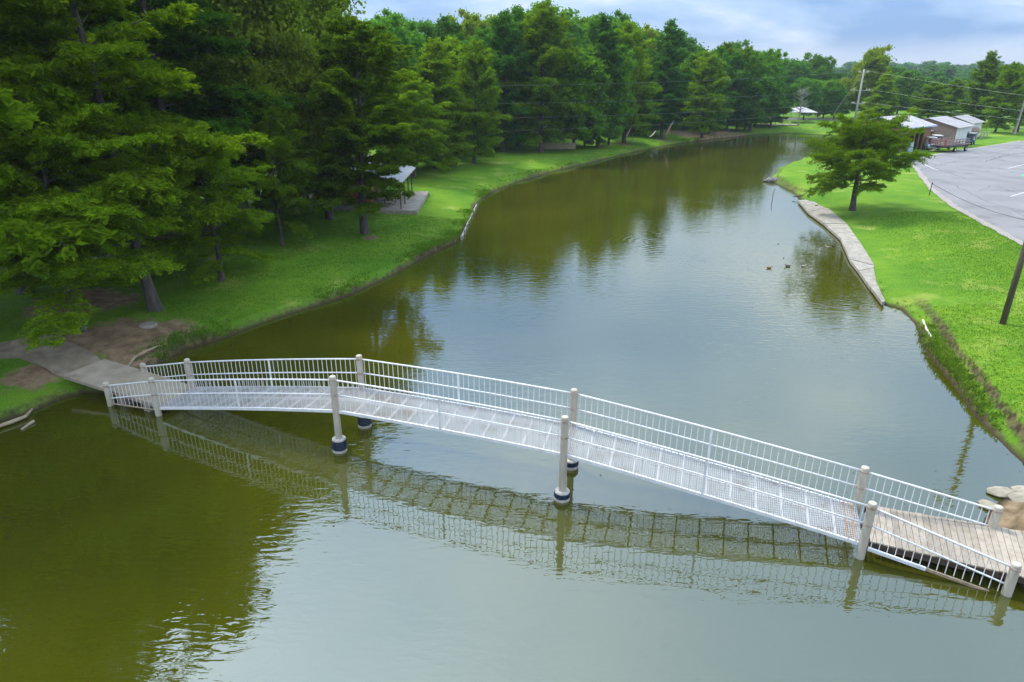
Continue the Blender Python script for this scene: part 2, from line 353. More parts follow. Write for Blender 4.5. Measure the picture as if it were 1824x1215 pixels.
def asphalt_mat():
    mt = noisy('asphalt', (0.185, 0.177, 0.178), (0.222, 0.213, 0.214), 0.18, 0.9, c3=(0.150, 0.144, 0.146), s3=0.35, p3=(0.52, 0.66), bump=0.5, bscale=20)
    return mt
M['asphalt'] = asphalt_mat()
M['gravel'] = noisy('gravel', (0.27, 0.235, 0.20), (0.34, 0.30, 0.265), 3.0, 0.95, c3=(0.22, 0.22, 0.20), s3=0.8, p3=(0.5, 0.7), bump=0.6, bscale=30)

# ------------------------------------------------------------------ mesh helpers
class MB:
    """collects shapes in world coordinates; build() makes ONE mesh object"""
    def __init__(s): s.v = []; s.f = []
    def add(s, vs, fs):
        o = len(s.v); s.v += [tuple(v) for v in vs]; s.f += [tuple(i + o for i in f) for f in fs]
    def hexa(s, b, t):
        """8 corner solid from bottom quad and top quad"""
        s.add(list(b) + list(t), [(3, 2, 1, 0), (4, 5, 6, 7), (0, 1, 5, 4), (1, 2, 6, 5), (2, 3, 7, 6), (3, 0, 4, 7)])
    def box(s, c, size, rot=0.0, ax=None):
        c = Vector(c); hx, hy, hz = size[0] / 2, size[1] / 2, size[2] / 2
        if ax is None: ax = (Vector((math.cos(rot), math.sin(rot), 0)), Vector((-math.sin(rot), math.cos(rot), 0)), Vector((0, 0, 1)))
        X, Y, Z = ax
        q = lambda z: [c + X * a * hx + Y * b * hy + Z * z * hz for a, b in ((-1, -1), (1, -1), (1, 1), (-1, 1))]
        s.hexa(q(-1), q(1))
    def beam(s, p, q, w, h, up=Vector((0, 0, 1))):
        p, q = Vector(p), Vector(q); X = (q - p); l = X.length; X.normalize()
        Y = up.cross(X).normalized(); Z = X.cross(Y)
        s.box((p + q) / 2, (l, w, h), ax=(X, Y, Z))
    def tube(s, pts, rad, n=8, cap=True):
        pts = [Vector(p) for p in pts]
        if not hasattr(rad, '__len__'): rad = [rad] * len(pts)
        o = len(s.v); vs = []; fs = []
        for i, p in enumerate(pts):
            d = (pts[min(i + 1, len(pts) - 1)] - pts[max(i - 1, 0)]).normalized()
            a = Vector((0, 0, 1)) if abs(d.z) < 0.9 else Vector((0, 1, 0))
            u = d.cross(a).normalized(); w = d.cross(u)
            for k in range(n):
                t = 2 * math.pi * k / n
                vs.append(p + (u * math.cos(t) + w * math.sin(t)) * rad[i])
        for i in range(len(pts) - 1):
            for k in range(n):
                a, b = i * n + k, i * n + (k + 1) % n
                fs.append((a, a + n, b + n, b))
        if cap:
            fs.append(tuple(range(n))); fs.append(tuple(reversed(range((len(pts) - 1) * n, len(pts) * n))))
        s.add(vs, fs)
    def sheet(s, quad_fn, nu, nv):
        vs = [quad_fn(i / nu, j / nv) for j in range(nv + 1) for i in range(nu + 1)]
        fs = [(j * (nu + 1) + i, j * (nu + 1) + i + 1, (j + 1) * (nu + 1) + i + 1, (j + 1) * (nu + 1) + i) for j in range(nv) for i in range(nu)]
        s.add(vs, fs)
    def build(s, name, m_, parent=None, kind=None, smooth=False, label=None):
        off = Vector(parent.matrix_world.translation) if parent is not None and parent.type == 'EMPTY' else Vector((0, 0, 0))
        if parent is not None and parent.type != 'EMPTY': off = Vector(parent.get('org', (0, 0, 0)))
        me = bpy.data.meshes.new(name)
        me.from_pydata([tuple(Vector(v) - off) for v in s.v], [], s.f)
        if smooth: me.shade_smooth()
        me.materials.append(m_)
        o = bpy.data.objects.new(name, me); COL.objects.link(o)
        if parent is not None: o.parent = parent
        if kind: o['kind'] = kind
        if label: o['label'] = label
        if parent is not None and parent.type == 'EMPTY': ORG[o.name] = off
        return o
ORG = {}
def child_build(mb, name, m_, parent, root, **k):
    """a sub-part: mesh under a part, in the root's coordinates"""
    off = root.location
    me = bpy.data.meshes.new(name); me.from_pydata([tuple(Vector(v) - off) for v in mb.v], [], mb.f)
    if k.get('smooth'): me.shade_smooth()
    me.materials.append(m_)
    o = bpy.data.objects.new(name, me); COL.objects.link(o); o.parent = parent
    return o
def tag(o, label, cat, group=None):
    o['label'] = label; o['category'] = cat
    if group: o['group'] = group
    return o
def thing(name, label, cat, loc, group=None, rz=0.0):
    o = bpy.data.objects.new(name, None); COL.objects.link(o); o.location = Vector(loc)
    o.rotation_euler = (0, 0, rz)
    o.matrix_world = Matrix.Translation(Vector(loc))
    o.rotation_euler = (0, 0, rz)
    tag(o, label, cat, group)
    return o
def single(mb, name, m_, label, cat, group=None, smooth=False):
    """a thing that is one mesh: its origin goes to its base"""
    vs = np.array([tuple(v) for v in mb.v]); c = Vector(((vs[:, 0].min() + vs[:, 0].max()) / 2, (vs[:, 1].min() + vs[:, 1].max()) / 2, vs[:, 2].min()))
    me = bpy.data.meshes.new(name); me.from_pydata([tuple(Vector(v) - c) for v in mb.v], [], mb.f)
    if smooth: me.shade_smooth()
    me.materials.append(m_)
    o = bpy.data.objects.new(name, me); o.location = c; COL.objects.link(o)
    return tag(o, label, cat, group)
def np_mesh(name, V, F4, m_):
    """fast quad mesh from numpy"""
    me = bpy.data.meshes.new(name); nf = len(F4)
    me.vertices.add(len(V)); me.vertices.foreach_set('co', np.ascontiguousarray(V, dtype=np.float32).ravel())
    me.loops.add(nf * 4); me.loops.foreach_set('vertex_index', np.ascontiguousarray(F4, dtype=np.int32).ravel())
    me.polygons.add(nf); me.polygons.foreach_set('loop_start', np.arange(0, nf * 4, 4, dtype=np.int32))
    me.polygons.foreach_set('loop_total', np.full(nf, 4, dtype=np.int32))
    me.update(calc_edges=True); me.materials.append(m_)
    return me

# ------------------------------------------------------------------ shoreline (surveyed at water level) and ground height
LEFT_PX = [(0, 752), (55, 737), (110, 712), (150, 702), (200, 700), (262, 662), (330, 622), (400, 602), (470, 576), (540, 553), (620, 527),
           (700, 492), (760, 455), (812, 432), (838, 396), (848, 366), (872, 345), (920, 325), (980, 307), (1050, 290), (1130, 271), (1200, 257),
           (1280, 247), (1350, 240), (1400, 237), (1450, 240), (1500, 243)]
RIGHT_PX = [(1520, 255), (1500, 268), (1462, 280), (1420, 290), (1385, 304), (1372, 320), (1385, 330), (1412, 342), (1428, 358), (1462, 390),
            (1500, 426), (1520, 470), (1545, 510), (1572, 542), (1603, 550), (1630, 577), (1650, 625), (1690, 672), (1740, 742), (1790, 795), (1824, 830)]
left = [px(x, y) for x, y in LEFT_PX]; right = [px(x, y) for x, y in RIGHT_PX]
left_poly = [Vector((-30, -90, 0)), Vector((-26, -40, 0)), Vector((-23, -5, 0)), Vector((-22.5, 12, 0)), Vector((-21.3, 20, 0))] + left
right_poly = right + [Vector((19.4, 18.6, 0)), Vector((17.6, 18.4, 0)), Vector((16.2, 18.7, 0)), Vector((15.2, 17.9, 0)), Vector((14.3, 16.9, 0)),
                      Vector((14.0, 15.6, 0)), Vector((13.9, 14.6, 0)), Vector((14.7, 13.7, 0)), Vector((17.5, 12.6, 0)), Vector((21, 10, 0)), Vector((24, 0, 0)), Vector((27, -40, 0)), Vector((32, -90, 0))]
LP = np.array([(p.x, p.y) for p in left_poly]); RP = np.array([(p.x, p.y) for p in right_poly])
POLY = np.vstack([LP, RP])
def seg_dist(P, A, B):
    d = B - A; t = np.clip(((P - A) @ d) / (d @ d), 0, 1)
    return np.hypot(P[:, 0] - A[0] - t * d[0], P[:, 1] - A[1] - t * d[1])
def pl_dist(P, L_):
    out = np.full(len(P), 1e9)
    for a, b in zip(L_[:-1], L_[1:]): out = np.minimum(out, seg_dist(P, a, b))
    return out
def inside(P, poly):
    x, y = P[:, 0], P[:, 1]; c = np.zeros(len(P), bool); n = len(poly)
    for i in range(n):
        x1, y1 = poly[i]; x2, y2 = poly[(i + 1) % n]
        if y1 == y2: continue
        t = ((y1 > y) != (y2 > y)) & (x < (x2 - x1) * (y - y1) / (y2 - y1) + x1); c ^= t
    return c
rs = np.random.RandomState(7)
WAV = [(rs.uniform(-1, 1, 2) * k, rs.uniform(0, 6.28), 1.0 / k ** 0.8) for k in (0.25, 0.4, 0.7, 1.1, 1.7, 2.6, 3.6, 5.2, 7.0) for _ in range(3)]
def vnoise(P, kmin=0.0, kmax=99):
    s = np.zeros(len(P)); w = 0
    for k, ph, a in WAV:
        kk = math.hypot(*k)
        s += a * np.sin(P[:, 0] * k[0] * 2 + P[:, 1] * k[1] * 2 + ph); w += a
    return s / w * 2.2
def ss(t): t = np.clip(t, 0, 1); return t * t * (3 - 2 * t)
def gz(P):
    P = np.atleast_2d(np.asarray(P, float)); dl, dr = pl_dist(P, LP), pl_dist(P, RP)
    d = np.minimum(dl, dr); ins = inside(P, POLY); sgn = np.where(ins, -d, d)
    n = vnoise(P); far = np.clip(1 - np.hypot(P[:, 0], P[:, 1]) / 400, 0, 1)
    dj = sgn + n * 0.16
    # left bank: a small earth lip and then a long grass slope; right bank: an eroded scarp and a flat lawn
    hl = (0.26 + 0.16 * ss((n - 0.05) * 2.2)) * ss((dj + 0.05) / 0.32) + 0.85 * (1 - np.exp(-np.maximum(dj, 0) / 5.0))
    nb = ss((n - 0.05) * 2.2)
    slab = np.exp(-(((P[:, 1] - 55) / 17.0) ** 4)) 
    hr = (0.25 + 0.2 * nb) * ss((dj + 0.1) / 0.45) + 0.45 * ss((dj - 0.5 - 0.35 * n) / (0.45 + 0.5 * slab * 3)) + 0.30 * (1 - np.exp(-np.maximum(dj - 0.8, 0) / 3.0))
    hr = hr * (1 - slab) + slab * (0.22 * ss((dj + 0.05) / 0.3) + 0.78 * ss((dj - 2.6) / 4.5))
    hr = np.minimum(hr, 1.0)
    sandy = np.exp(-((P[:, 0] - 15.5) ** 2 + (P[:, 1] - 16.5) ** 2) / 8.0)
    hr = hr * (1 - 0.45 * sandy)
    wl_ = dl / (dl + dr + 1e-6); wl_ = ss((wl_ - 0.35) / 0.3)
    h = np.where(sgn > 0, hl * (1 - wl_) + hr * wl_, 0)
    h = h + np.where(sgn > 2, 0.03 * n * np.clip((sgn - 2) / 3, 0, 1) * np.where(dl < dr, 1.6, 0.0), 0)
    return np.where(sgn > -0.05, h, np.maximum(-1.2, sgn * 0.6))
def gzz(x, y): return float(gz([(x, y)])[0])
def gpx(x, y):
    z = 0.9
    for _ in range(6):
        p = px(x, y, z); z = gzz(p.x, p.y)
    return px(x, y, z)

# ground sheet: rows get wider apart with distance
rows = np.concatenate([np.array([-90, -60, -30, -15, -5, 0, 4, 8]), 8 * np.exp(np.linspace(0.02, math.log(2600 / 8), 560))])
un = np.linspace(-1, 1, 620); uc = np.sign(un) * (np.abs(un) * 0.72 + 0.9 * np.abs(un) ** 5)
YY, UU = np.meshgrid(rows, uc, indexing='ij')
XX = UU * (np.maximum(np.abs(YY), 22) * 1.12 + 6)
P2 = np.stack([XX.ravel(), YY.ravel()], 1)
near_mask = (np.abs(P2[:, 0]) < 420) & (P2[:, 1] < 420)
Z = np.full(len(P2), 1.0); Z[near_mask] = gz(P2[near_mask])
Z[~near_mask] = 1.03
V = np.column_stack([P2, Z]); nr, nc = YY.shape
I = np.arange(nr * nc).reshape(nr, nc)
F4 = np.stack([I[:-1, :-1], I[:-1, 1:], I[1:, 1:], I[1:, :-1]], -1).reshape(-1, 4)
me = np_mesh('ground', V, F4, M['ground']); me.shade_smooth()
DIRT = [(gpx(215, 600), 2.3), (gpx(165, 605), 1.8), (gpx(310, 590), 1.2), (gpx(245, 622), 1.7), (gpx(60, 668), 1.1), (gpx(660, 424), 0.6), (gpx(1250, 238), 7.0), (gpx(1290, 236), 6.0), (gpx(1110, 257), 1.6),
        (gpx(1180, 250), 1.5), (Vector((15.5, 16.8, 0)), 2.0), (gpx(1240, 242), 4), (gpx(150, 540), 2.5), (gpx(1700, 150 + 118), 1.0)]
dirt = np.zeros(len(P2))
for p, r_ in DIRT:
    dirt = np.maximum(dirt, 1.1 * np.exp(-((P2[:, 0] - p.x) ** 2 + (P2[:, 1] - p.y) ** 2) / (r_ * r_) * 0.8))
a_ = me.attributes.new('dirt', 'FLOAT', 'POINT'); a_.data.foreach_set('value', dirt.astype(np.float32))
g_ = bpy.data.objects.new('ground', me); COL.objects.link(g_); g_['kind'] = 'structure'

# water sheet
mb = MB(); xs = np.linspace(-60, 130, 20); ys = np.linspace(-90, 175, 24)
mb.sheet(lambda a, b: (-60 + 200 * a, -90 + 270 * b, 0.0), 10, 12)
w_ = mb.build('pond_water', M['water'], kind='structure')
# distant lake behind the pines on the right: a sheet a hand above the far ground
lk = MB(); q = [px(1690, 219, 1.06), px(2150, 213, 1.06), px(2300, 190, 1.06), px(1660, 196, 1.06)]
lk.add(q, [(0, 1, 2, 3)]); lk.build('far_lake', M['water'], kind='structure')

def drape(pl, pr, dz=0.03, nv=10, sub=6):
    """strip between two edge lines, laid on the ground"""
    def dens(L_):
        out = []
        for a, b in zip(L_[:-1], L_[1:]): out += [a.lerp(b, k / sub) for k in range(sub)]
        return out + [L_[-1]]
    A, B = dens(pl), dens(pr); mb = MB(); pts = []
    for a, b in zip(A, B):
        for j in range(nv + 1): pts.append(a.lerp(b, j / nv))
    z = gz([(p.x, p.y) for p in pts]) + dz
    vs = [(p.x, p.y, zz) for p, zz in zip(pts, z)]; n = nv + 1
    fs = [(i * n + j, i * n + j + 1, (i + 1) * n + j + 1, (i + 1) * n + j) for i in range(len(A) - 1) for j in range(nv)]
    mb.add(vs, fs); return mb

# parking lot: flat polygons a few mm above each other on the flat lawn level
def flat_poly(pts, z, name, m_):
    mb = MB(); vs = [(p.x, p.y, z) for p in pts]; mb.add(vs, [tuple(range(len(vs)))]); return mb.build(name, m_, kind='structure')
def rough_line(pts, amp, step, seed):
    rr = random.Random(seed); out = []
    for a, b in zip(pts[:-1], pts[1:]):
        n = max(1, int((b - a).length / step)); d = (b - a).normalized(); nn = Vector((-d.y, d.x, 0))
        for k in range(n): out.append(a.lerp(b, k / n) + nn * rr.uniform(-amp, amp))
    return out + [pts[-1]]
LOT_EDGE = [(2250, 640), (1990, 520), (1824, 434), (1760, 401), (1700, 367), (1662, 338), (1641, 312), (1630, 296), (1618, 286), (1650, 278), (1700, 269), (1735, 264), (1780, 257), (1824, 250), (1980, 244)]
lot = [px(x, y, 1.04) for x, y in LOT_EDGE]; backp = [Vector((190, 150, 1)), Vector((190, 30, 1))]
flat_poly(rough_line([p + Vector((-0.35 if i < 8 else 0, 0.0 if i < 8 else 0.25, 0)) for i, p in enumerate(lot)], 0.10, 0.7, 3) + backp, 1.045, 'gravel_verge', M['gravel'])
lot_in = []
for i, p in enumerate(lot): lot_in.append(p + Vector((0.35, 0.05, 0)) if i < 7 else p + Vector((0.2, -0.2, 0)))
flat_poly(rough_line(lot_in, 0.16, 0.6, 5) + backp, 1.058, 'parking_lot', M['asphalt'])

# left path, far left drives
flat = lambda L_: [gpx(x, y) for x, y in L_]
drape(flat([(-260, 640), (-90, 625), (0, 612), (60, 599), (100, 600), (150, 622), (182, 640)]), flat([(-240, 700), (-110, 668), (0, 640), (35, 640), (70, 652), (95, 664), (125, 677)]), 0.035).build('footpath', M['path_grey'], kind='structure')
drape(flat([(-200, 515), (0, 455), (90, 448), (200, 437), (300, 420), (420, 395), (560, 345)]), flat([(-200, 560), (0, 500), (90, 478), (200, 455), (300, 434), (420, 408), (560, 352)]), 0.035).build('camp_road', M['path_grey'], kind='structure')
drape([px(1150, 207, 1.1), px(1380, 213, 1.1), px(1500, 216, 1.1), px(1640, 222, 1.1)], [px(1150, 203, 1.1), px(1380, 209.5, 1.1), px(1500, 212.5, 1.1), px(1640, 217, 1.1)], 0.06, 4).build('park_road', M['asphalt'], kind='structure')

# cracks and painted lines on the lot
def ribbon(pts, w, z):
    mb = MB(); n = len(pts); vs = []
    for i, p in enumerate(pts):
        d = (pts[min(i + 1, n - 1)] - pts[max(i - 1, 0)]).normalized(); s_ = Vector((-d.y, d.x, 0)) * w / 2
        vs += [(p.x - s_.x, p.y - s_.y, z), (p.x + s_.x, p.y + s_.y, z)]
    mb.add(vs, [(2 * i, 2 * i + 1, 2 * i + 3, 2 * i + 2) for i in range(n - 1)]); return mb
for k, (L_, w) in enumerate([([(1665, 300), (1720, 318), (1770, 322), (1824, 326), (1900, 330)], 0.09), ([(1755, 288), (1790, 277), (1824, 272)], 0.14), ([(1700, 330), (1760, 360), (1800, 372), (1860, 400)], 0.06), ([(1640, 302), (1690, 290), (1760, 275), (1820, 262)], 0.07), ([(1740, 340), (1770, 330), (1840, 352)], 0.05)]):
    ribbon(rough_line([px(x, y, 1.06) for x, y in L_], 0.16, 0.8, k), w, 1.062).build('asphalt_crack', M['crack'], kind='structure')
for L_ in ([(1795, 300), (1824, 293), (1880, 283)], [(1640, 290), (1662, 300), (1672, 303)], [(1800, 350), (1850, 335)]):
    ribbon([px(x, y, 1.06) for x, y in L_], 0.12, 1.063).build('painted_line', M['line_paint'], kind='structure')
q = [px(1817, 314, 1.065), px(1840, 314, 1.065), px(1846, 310, 1.065), px(1821, 310, 1.065)]; mb = MB(); mb.add(q, [(0, 1, 2, 3)]); mb.build('painted_mark', M['green_paint'], kind='structure')

# ------------------------------------------------------------------ the footbridge
d4 = lambda x, y, Y: at(x, y, Y).z
POST = {}   # station -> (near (x,y,top,base), far)
POST['A'] = ((-16.55, 24.82, 1.05, -0.4), (-16.02, 26.72, 1.05, 0.0))
POST['B'] = ((-14.17, 24.0, 1.66, -0.5), (-13.60, 25.85, 1.66, -0.5))
POST['C'] = ((-6.27, 21.40, 3.0, 0.45), (-5.74, 23.25, 3.0, 0.45))
POST['D'] = ((1.66, 18.49, 3.03, 0.28), (2.10, 20.40, 3.03, 0.28))
POST['E'] = ((10.05, 15.71, 1.89, -0.6), (10.72, 17.52, 1.89, -0.6))
POST['F'] = ((13.30, 14.27, 1.02, -0.3), (14.22, 16.45, 1.26, 0.2))
DECK_Z = {'B': 0.36, 'C': 1.66, 'D': 1.70, 'E': 0.50}
bridge = thing('footbridge', 'white arched metal footbridge with mesh deck and barred railings across the pond', 'bridge', (-2.3, 20, 0))
def lathe(mb, c, prof, n=24):
    vs = []; m_ = len(prof)
    for r_, z in prof:
        for k in range(n): vs.append((c[0] + r_ * math.cos(2 * math.pi * k / n), c[1] + r_ * math.sin(2 * math.pi * k / n), z))
    fs = [(i * n + k, i * n + (k + 1) % n, (i + 1) * n + (k + 1) % n, (i + 1) * n + k) for i in range(m_ - 1) for k in range(n)]
    fs += [tuple(reversed(range(n))), tuple(range((m_ - 1) * n, m_ * n))]
    mb.add(vs, fs)
for st, pair in POST.items():
    for side, (x, y, zt, zb) in enumerate(pair):
        mb = MB(); r_ = 0.118
        lathe(mb, (x, y), [(r_ + .008, zb), (r_ + .004, zb + 0.5 * (zt - zb)), (r_, zt - 0.05), (r_ - 0.012, zt - 0.015), (r_ - 0.04, zt)])
        po = mb.build('post', M['post_paint'], bridge, smooth=False)
        if st in 'CD':
            hc = 0.52 if st == 'C' else 0.32
            cb = MB(); lathe(cb, (x, y), [(0.255, -0.6), (0.262, 0.02), (0.262, 0.06), (0.245, 0.065), (0.245, hc - 0.02), (0.225, hc), (0.14, hc + 0.012)], 28)
            child_build(cb, 'pile_cap', M['cap_white'], po, bridge)
            nb_ = 6 if st == 'C' else 3; z0 = 0.10 if st == 'C' else 0.11
            for k in range(nb_):
                zz = z0 + k * (0.062 if st == 'C' else 0.055); bb = MB()
                lathe(bb, (x, y), [(0.24, zz), (0.266, zz + 0.004), (0.270, zz + 0.025), (0.266, zz + 0.046), (0.24, zz + 0.05)], 28)
                child_build(bb, 'strap', M['band_blue'], po, bridge)
# deck spans
def corner(st, side, z=None):
    x, y, zt, zb = POST[st][side]
    o = POST[st][1 - side]; v = Vector((o[0] - x, o[1] - y, 0)).normalized() * 0.02
    return Vector((x + v.x, y + v.y, DECK_Z.get(st, 0) if z is None else z))
rd = random.Random(4)
for s0, s1 in (('B', 'C'), ('C', 'D'), ('D', 'E')):
    a, b, c, d = corner(s0, 0), corner(s1, 0), corner(s1, 1), corner(s0, 1)
    L_ = (b - a).length; camber = 0.05
    def P(u, v, dz=0.0): 
        p = a.lerp(b, u).lerp(d.lerp(c, u), v); p.z += camber * 4 * u * (1 - u) + dz; return p
    # expanded metal sheet: zigzag strands welded back to back
    nu, nv = int(L_ / 0.062), 40; hw = 0.0115 / L_
    us = (np.arange(nu) + 0.5) / nu; vs_ = np.linspace(0.01, 0.99, nv + 1)
    U, Vv = np.meshgrid(us, vs_, indexing='ij'); amp = 0.5 / nu * 0.86
    zig = np.where((np.arange(nv + 1)[None, :] + np.arange(nu)[:, None]) % 2 == 0, 1, -1) * amp
    U = U + zig
    def PP(U, V_, dz):
        A = np.array(a)[None, None, :] * (1 - U[..., None]) + np.array(b) * U[..., None]; D = np.array(d) * (1 - U[..., None]) + np.array(c) * U[..., None]
        p = A * (1 - V_[..., None]) + D * V_[..., None]; p[..., 2] += camber * 4 * U * (1 - U) + dz; return p
    t0, t1, t2 = PP(U - hw, Vv, 0.012), PP(U + hw, Vv, 0.012), PP(U, Vv, -0.006)
    V = np.concatenate([t0.reshape(-1, 3), t1.reshape(-1, 3), t2.reshape(-1, 3)]) - np.array(bridge.location); n0 = U.size
    I = np.arange(n0).reshape(U.shape); F = []
    for (p_, q_) in ((0, n0), (n0, 2 * n0), (2 * n0, 0)):
        F.append(np.stack([I[:, :-1] + p_, I[:, 1:] + p_, I[:, 1:] + q_, I[:, :-1] + q_], -1).reshape(-1, 4))
    me = np_mesh('deck_mesh', V, np.concatenate(F), M['white_deck'])
    o = bpy.data.objects.new('deck_mesh', me); COL.objects.link(o); o.parent = bridge; o['kind'] = 'stuff'
    N_ = 14
    for v, w, h in ((0.0, 0.07, 0.11), (0.5, 0.06, 0.08), (1.0, 0.07, 0.11)):
        mb = MB()
        for k in range(10): mb.beam(P(k / 10, v, -0.062 if v != .5 else -0.055), P((k + 1) / 10, v, -0.062 if v != .5 else -0.055), w, h)
        mb.build('edge_beam' if v != 0.5 else 'center_beam', M['white_paint'], bridge)
    ncb = round(L_ / 0.72)
    for k in range(1, ncb):
        mb = MB(); mb.beam(P(k / ncb, 0.02, -0.048), P(k / ncb, 0.98, -0.048), 0.055, 0.07); mb.build('crossbeam', M['white_paint'], bridge)
    if s1 == 'E':
        for u in (0.955, 0.978):
            mb = MB(); mb.beam(P(u, -0.02, 0.018), P(u, 1.0, 0.018), 0.025, 0.012); mb.build('tie_bar', M['rust'], bridge)
# unit baluster shared by all
ub = MB(); ub.tube([(0, 0, 0), (0, 0, 1)], 1.0, 6); ume = bpy.data.meshes.new('baluster'); ume.from_pydata([tuple(v) for v in ub.v], [], ub.f); ume.materials.append(M['white_paint'])
def railing(s0, s1, side, zbot0, zbot1, camber=0.05, rise=0):
    x0, y0, zt0, _ = POST[s0][side]; x1, y1, zt1, _ = POST[s1][side]
    A, B = Vector((x0, y0, 0)), Vector((x1, y1, 0)); L_ = (B - A).length
    def Q(u, z0, z1): p = A.lerp(B, u); p.z = z0 + (z1 - z0) * u + camber * 4 * u * (1 - u); return p
    rl = MB(); rl.tube([Q(k / 8, zt0 - 0.16, zt1 - 0.16) for k in range(9)], 0.032, 8)
    top = rl.build('top_rail', M['white_paint'], bridge, smooth=True)
    rl = MB(); rl.tube([Q(k / 8, zt0 - 0.73, zt1 - 0.73) for k in range(9)], 0.027, 8); rl.build('middle_rail', M['white_paint'], bridge, smooth=True)
    n = max(2, round(L_ / 0.205)); long_ = L_ > 5
    for k in range(1, n):
        u = k / n
        if long_ and k == n // 2: continue
        p = Q(u, zbot0, zbot1); q_ = Q(u, zt0 - 0.17, zt1 - 0.17)
        o = bpy.data.objects.new('baluster', ume); COL.objects.link(o); o.parent = top
        lx, ly = rd.uniform(-.006, .006), rd.uniform(-.004, .004)
        o.location = p - bridge.location; o.scale = (0.0125, 0.0125, q_.z - p.z)
        o.rotation_euler = (ly, lx, 0)
    if long_:
        u = (n // 2) / n; mb = MB(); p = Q(u, zbot0 - .05, zbot1 - .05); q_ = Q(u, zt0 - 0.17, zt1 - 0.17)
        d_ = (B - A).normalized(); mb.box((p + q_) / 2, (0.075, 0.03, (q_ - p).length), ax=(d_, Vector((-d_.y, d_.x, 0)), Vector((0, 0, 1)))); mb.build('middle_upright', M['white_paint'], bridge)
for st, pair in POST.items():
    for (x, y, zt, zb) in pair:
        for dz in (.16, .73):
            if st in 'AF' and dz > .5: continue
            mb = MB(); lathe(mb, (x, y), [(.119, zt - dz - .035), (.127, zt - dz - .03), (.127, zt - dz + .03), (.119, zt - dz + .035)], 16); mb.build('bracket', M['bracket'], bridge)
for side in (0, 1):
    for s0, s1 in (('B', 'C'), ('C', 'D'), ('D', 'E')):
        railing(s0, s1, side, DECK_Z[s0] - 0.02, DECK_Z[s1] - 0.02)
    railing('A', 'B', side, 0.10 if side == 0 else 0.30, 0.25, 0)
    railing('E', 'F', side, 0.42, 0.0 if side == 0 else 0.45, 0)
# lower sloping rails of the end bays on the near side
mb = MB(); mb.tube([(-16.45, 24.74, 0.12), (-14.2, 23.93, 0.27)], 0.03, 6); mb.build('bottom_rail', M['dead_wood'], bridge)
mb = MB(); mb.beam((10.15, 15.6, 0.40), (11.5, 15.0, 0.20), 0.07, 0.10); mb.build('bottom_rail', M['white_paint'], bridge)
mb = MB(); mb.beam((11.5, 15.0, 0.20), (12.9, 14.38, -0.02), 0.055, 0.08); mb.build('bottom_rail', M['dead_wood'], bridge, label='rusty lower end of the bottom rail')

# plank ramp at the right end
ramp = thing('plank_ramp', 'weathered grey plank ramp between the last bridge posts and the sandy bank', 'ramp', (12.4, 16.0, 0.4))
dirn = (Vector((13.30, 14.27, 0)) - Vector((10.05, 15.71, 0))).normalized()
n0 = Vector((10.30, 15.80, 0.5)); f0 = Vector((11.02, 17.58, 0.5)); n1 = Vector((17.2, 12.75, 0.60)); f1 = Vector((18.5, 15.0, 0.60))
NP = 46
for k in range(NP):
    u0, u1 = (k + 0.04) / NP, (k + 0.96) / NP; e1, e2 = rd.uniform(-.02, .02), rd.uniform(-.02, .02)
    dz = rd.uniform(-.004, .004)
    c4 = [n0.lerp(n1, u0), n0.lerp(n1, u1), f0.lerp(f1, u1), f0.lerp(f1, u0)]
    acr = (c4[3] - c4[0]).normalized()
    c4 = [c4[0] + acr * e1, c4[1] + acr * e1, c4[2] + acr * e2, c4[3] + acr * e2]
    up = Vector((0, 0, dz)); mb = MB(); mb.hexa([v - Vector((0, 0, .045)) + up for v in c4], [v + up for v in c4]); mb.build('plank', M['plank'], ramp)
for v in (0.03, 0.5, 0.97):
    mb = MB(); a, b = n0.lerp(f0, v), n1.lerp(f1, v); a.z -= .155; b.z -= .155; mb.beam(a, b, .07, .20); mb.build('joist', M['dark_wood'], ramp)

# concrete ramp slab at the left end
cr_ = thing('concrete_ramp', 'pale concrete ramp slab leading from the path down to the bridge', 'ramp', (-16, 26, 0.2))
A0, A1, B1, B0 = Vector((-19.0, 25.85, 0.86)), Vector((-18.15, 27.55, 0.90)), Vector((-13.35, 25.75, 0.42)), Vector((-13.95, 24.0, 0.36))
NS = 4
for k in range(NS):
    u0, u1 = (k + (.004 if k else 0)) / NS, (k + 1) / NS
    t = [A0.lerp(B0, u0), A0.lerp(B0, u1), A1.lerp(B1, u1), A1.lerp(B1, u0)]
    mb = MB(); mb.hexa([v - Vector((0, 0, .14)) for v in t], t); mb.build('slab', M['concrete'], cr_)
for (w0, w1) in ((0.55, 0.62), (0.8, 0.86)):
    mb = MB(); mb.hexa([A0.lerp(B0, w0) * 1 - Vector((0, 0, 1.0)), A0.lerp(B0, w1) - Vector((0, 0, 1.0)), A1.lerp(B1, w1) - Vector((0, 0, 1.0)), A1.lerp(B1, w0) - Vector((0, 0, 1.0))],
        [A0.lerp(B0, w0) - Vector((0, 0, .142)), A0.lerp(B0, w1) - Vector((0, 0, .142)), A1.lerp(B1, w1) - Vector((0, 0, .142)), A1.lerp(B1, w0) - Vector((0, 0, .142))]); mb.build('footing', M['concrete_old'], cr_)

